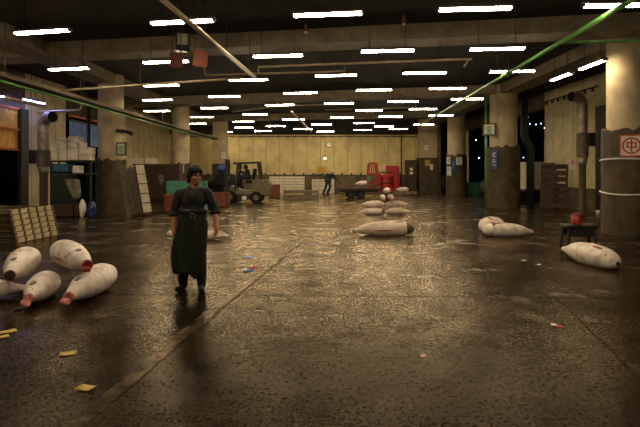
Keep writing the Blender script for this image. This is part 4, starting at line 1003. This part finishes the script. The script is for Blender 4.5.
# ------------------------------------------------------------------ open side
tag(MB().tube([P(524.5, 88, 22.6), P(524.5, 136, 22.6), P(527, 143, 22.6), P(530.5, 146, 22.6), (P(530.5, 146, 22.6).x, 22.6, 0)], .16, 14).build('drain_pipe', 'darkgreen', None, True), 'thick dark drain pipe with a kink beside the middle pillar', 'pipe')
lp = thing('leaning_slatted_pallet', 'rust brown slatted pallet leaning against the side wall by the duct', 'pallet', (9.7, 21.6, 0))
for k in range(7): MB().box((0, -.08, .15+.27*k), (1.05, .03, .19), None, .005).build('slat', 'rustd', lp)
for sx in (-.48, .0, .48): MB().box((sx, 0, .93), (.07, .10, 1.86)).build('bearer', 'brown', lp)
lp.rotation_euler = (-.16, 0, -.55)
t = thing('leaning_board', 'dark green board standing at the side wall behind the slatted pallet', 'board', (10.36, 23.6, 0)); MB().box((0, 0, .98), (.06, 1.2, 1.95)).build('board', 'darkgreen', t)
MB().box((-.02, 0, .04), (.16, 1.1, .08)).build('foot', 'dark', t)
# things out in the yard
t = thing('yard_trolley', 'low dark trolley carrying white crates in the side opening', 'trolley', (10.75, 26.4, 0), 0)
MB().box((0, 0, .58), (1.1, .9, .12), None, .01).build('trolley_deck', 'dark', t)
for a in (-1, 1):
    for b_ in (-1, 1): MB().tube([(a*.42, b_*.33-.04, .26), (a*.42, b_*.33+.04, .26)], .26, 20).build('wheel', 'black', t)
for k, lb in enumerate(['bottom white crate of the pile on the trolley in the side opening', 'middle white crate of the pile on the trolley in the side opening', 'top white crate of the pile on the trolley in the side opening']):
    open_crate('yard_crate', lb, (10.75, 26.4, .645+.46*k), (.9, .7, .455), 'foam', .04, 'white crates in the side opening')
for k, (px, py, d, s_) in enumerate([(530, 124, 40, .09), (536, 124.5, 40, .12), (541, 123.5, 40, .12), (545, 128, 41, .2), (528.5, 117, 42, .05), (522.2, 95.5, 33, .09), (523.5, 157.5, 38, .1), (476, 140, 48, .16), (479, 158, 50, .18), (99, 118, 33, .09)]):
    LB = ['tiny light, first of the string in the dark yard', 'tiny light, second of the string in the dark yard', 'tiny light, third of the string in the dark yard', 'larger bluish light at the end of the yard string', 'faint single light above the yard string', 'bright point of light at the top of the drain pipe', 'low light behind the drain pipe kink', 'upper light beyond the far opening', 'lower light beyond the far opening', 'point of light beside the round column above the foam boxes']
    tag(MB().ball((0, 0, 0), s_*.33, None, 12, 8).build('outside_light', 'bulbs', None, True, P(px, py, d)), LB[k], 'light', 'lights out in the yard')  # distant yard lights as small glowing balls, nothing holds them up
# goods in the far opening
q = G(478, 195); open_crate('green_crate', 'green crate in the far opening between the pillars', (9.85, 33.8, 0), (.8, .7, .8), 'teal')
lumpy('goods_bundle', 'dark covered bundle in the far opening between the pillars', 'bundle', (10.0, 30.6, 0), (.6, .6, .6), 'darkgreen', 21)
lumpy('goods_bundle', 'dark covered bundle between the corner pillar and the far pillar', 'bundle', (8.75, 35.4, 0), (.5, .6, .75), 'black', 22)
# low stool with a red bucket
q = G(582, 246.5)
t = thing('low_stool', 'low dark stool standing behind the single tuna', 'stool', (q.x, q.y+.15, 0), -.08)
MB().box((0, 0, .42), (.64, .42, .07), None, .015).build('stool_top', 'dark', t); MB().box((0, -.17, .32), (.56, .03, .22)).build('apron_rail', 'dark', t); MB().box((0, .17, .32), (.56, .03, .22)).build('apron_rail', 'dark', t)
for a in (-1, 1):
    for b_ in (-1, 1): MB().bar((a*.25, b_*.16, .39), (a*.29, b_*.18, .0), .055).build('leg', 'dark', t)
t = thing('red_bucket', 'small red bucket standing on the low dark stool', 'bucket', (q.x-.03, q.y+.17, .456))
MB().tube([(0, 0, 0), (0, 0, .02), (0, 0, .21)], [.085, .09, .11], 24).build('bucket_body', 'red', t, True); MB().tube([(.112*math.cos(2*math.pi*i/24), .112*math.sin(2*math.pi*i/24), .21) for i in range(25)], .009, 8).build('rim', 'red', t, True)
MB().tube([(.11*math.cos(math.pi*i/12), 0, .2+.1*math.sin(math.pi*i/12)) for i in range(13)], .005, 6).build('handle', 'dark', t, True)
q = G(598, 214.5); t = thing('white_cup', 'small white cup left on the floor near the thick column', 'cup', (q.x, q.y, 0)); MB().tube([(0, 0, 0), (0, 0, .16)], [.06, .09], 16).build('cup_body', 'paper', t, True)

# ------------------------------------------------------------------ scraps on the floor
def scrap(label, px, py, w_, d_, m, seed, curl=.25, name='paper_scrap'):
    q = G(px, py); mb = MB(); n = 6; rnd = random.Random(seed); a = rnd.uniform(0, 3)
    vs = [[mb.bm.verts.new(((i/n-.5)*w_, (j/n-.5)*d_, .006+curl*w_*((i/n-.5)**2*.8+.3*(j/n-.5)*(i/n-.5)+.05)*abs(math.sin(i+seed)))) for j in range(n+1)] for i in range(n+1)]
    for i in range(n):
        for j in range(n): mb.bm.faces.new((vs[i][j], vs[i+1][j], vs[i+1][j+1], vs[i][j+1]))
    o = mb.build(name, m, None, True, (q.x, q.y, 0)); o.rotation_euler.z = a
    md = o.modifiers.new('s', 'SOLIDIFY'); md.thickness = .003
    return tag(o, label, 'scrap', 'scraps on the wet floor')
scrap('yellow paper scrap on the floor below the pink tuna tails', 68, 354, .13, .10, 'ypaper', 1)
scrap('yellow paper scrap lying closest to the pale floor strip', 86, 389, .12, .09, 'ypaper', 2)
scrap('yellow paper scrap by the picture edge, below the heap', 8, 332, .15, .10, 'ypaper', 3)
scrap('small yellow scrap at the very picture edge under the other', 3, 337, .10, .08, 'ypaper', 4)
scrap('tan scrap just below the middle tuna of the heap', 19, 309, .12, .08, 'woodd', 5)
scrap('blue scrap on the floor beside the man, the upper one', 249, 257.5, .17, .13, 'inkblue', 6)
scrap('blue and white scrap beside the man, under the red one', 248, 271, .22, .10, 'inkblue', 7)
scrap('small red scrap beside the man next to the blue scraps', 253, 267.5, .15, .09, 'inkred', 8)
scrap('small white scrap beside the man among the blue scraps', 244, 270, .14, .07, 'paper', 9)
scrap('small red scrap beside a glossy puddle below the single tuna', 559, 326.5, .06, .05, 'inkred', 10)
scrap('small white scrap touching the red one below the single tuna', 554, 325.5, .07, .05, 'paper', 11)
scrap('small red brown scrap in the middle of the front floor', 423, 356.5, .05, .04, 'flesh', 12)
scrap('small white scrap on the floor below the pair of tuna', 524, 260.5, .10, .07, 'paper', 13)
scrap('pale scrap on the floor near the tail of the single tuna', 538, 265, .10, .06, 'paper', 14)
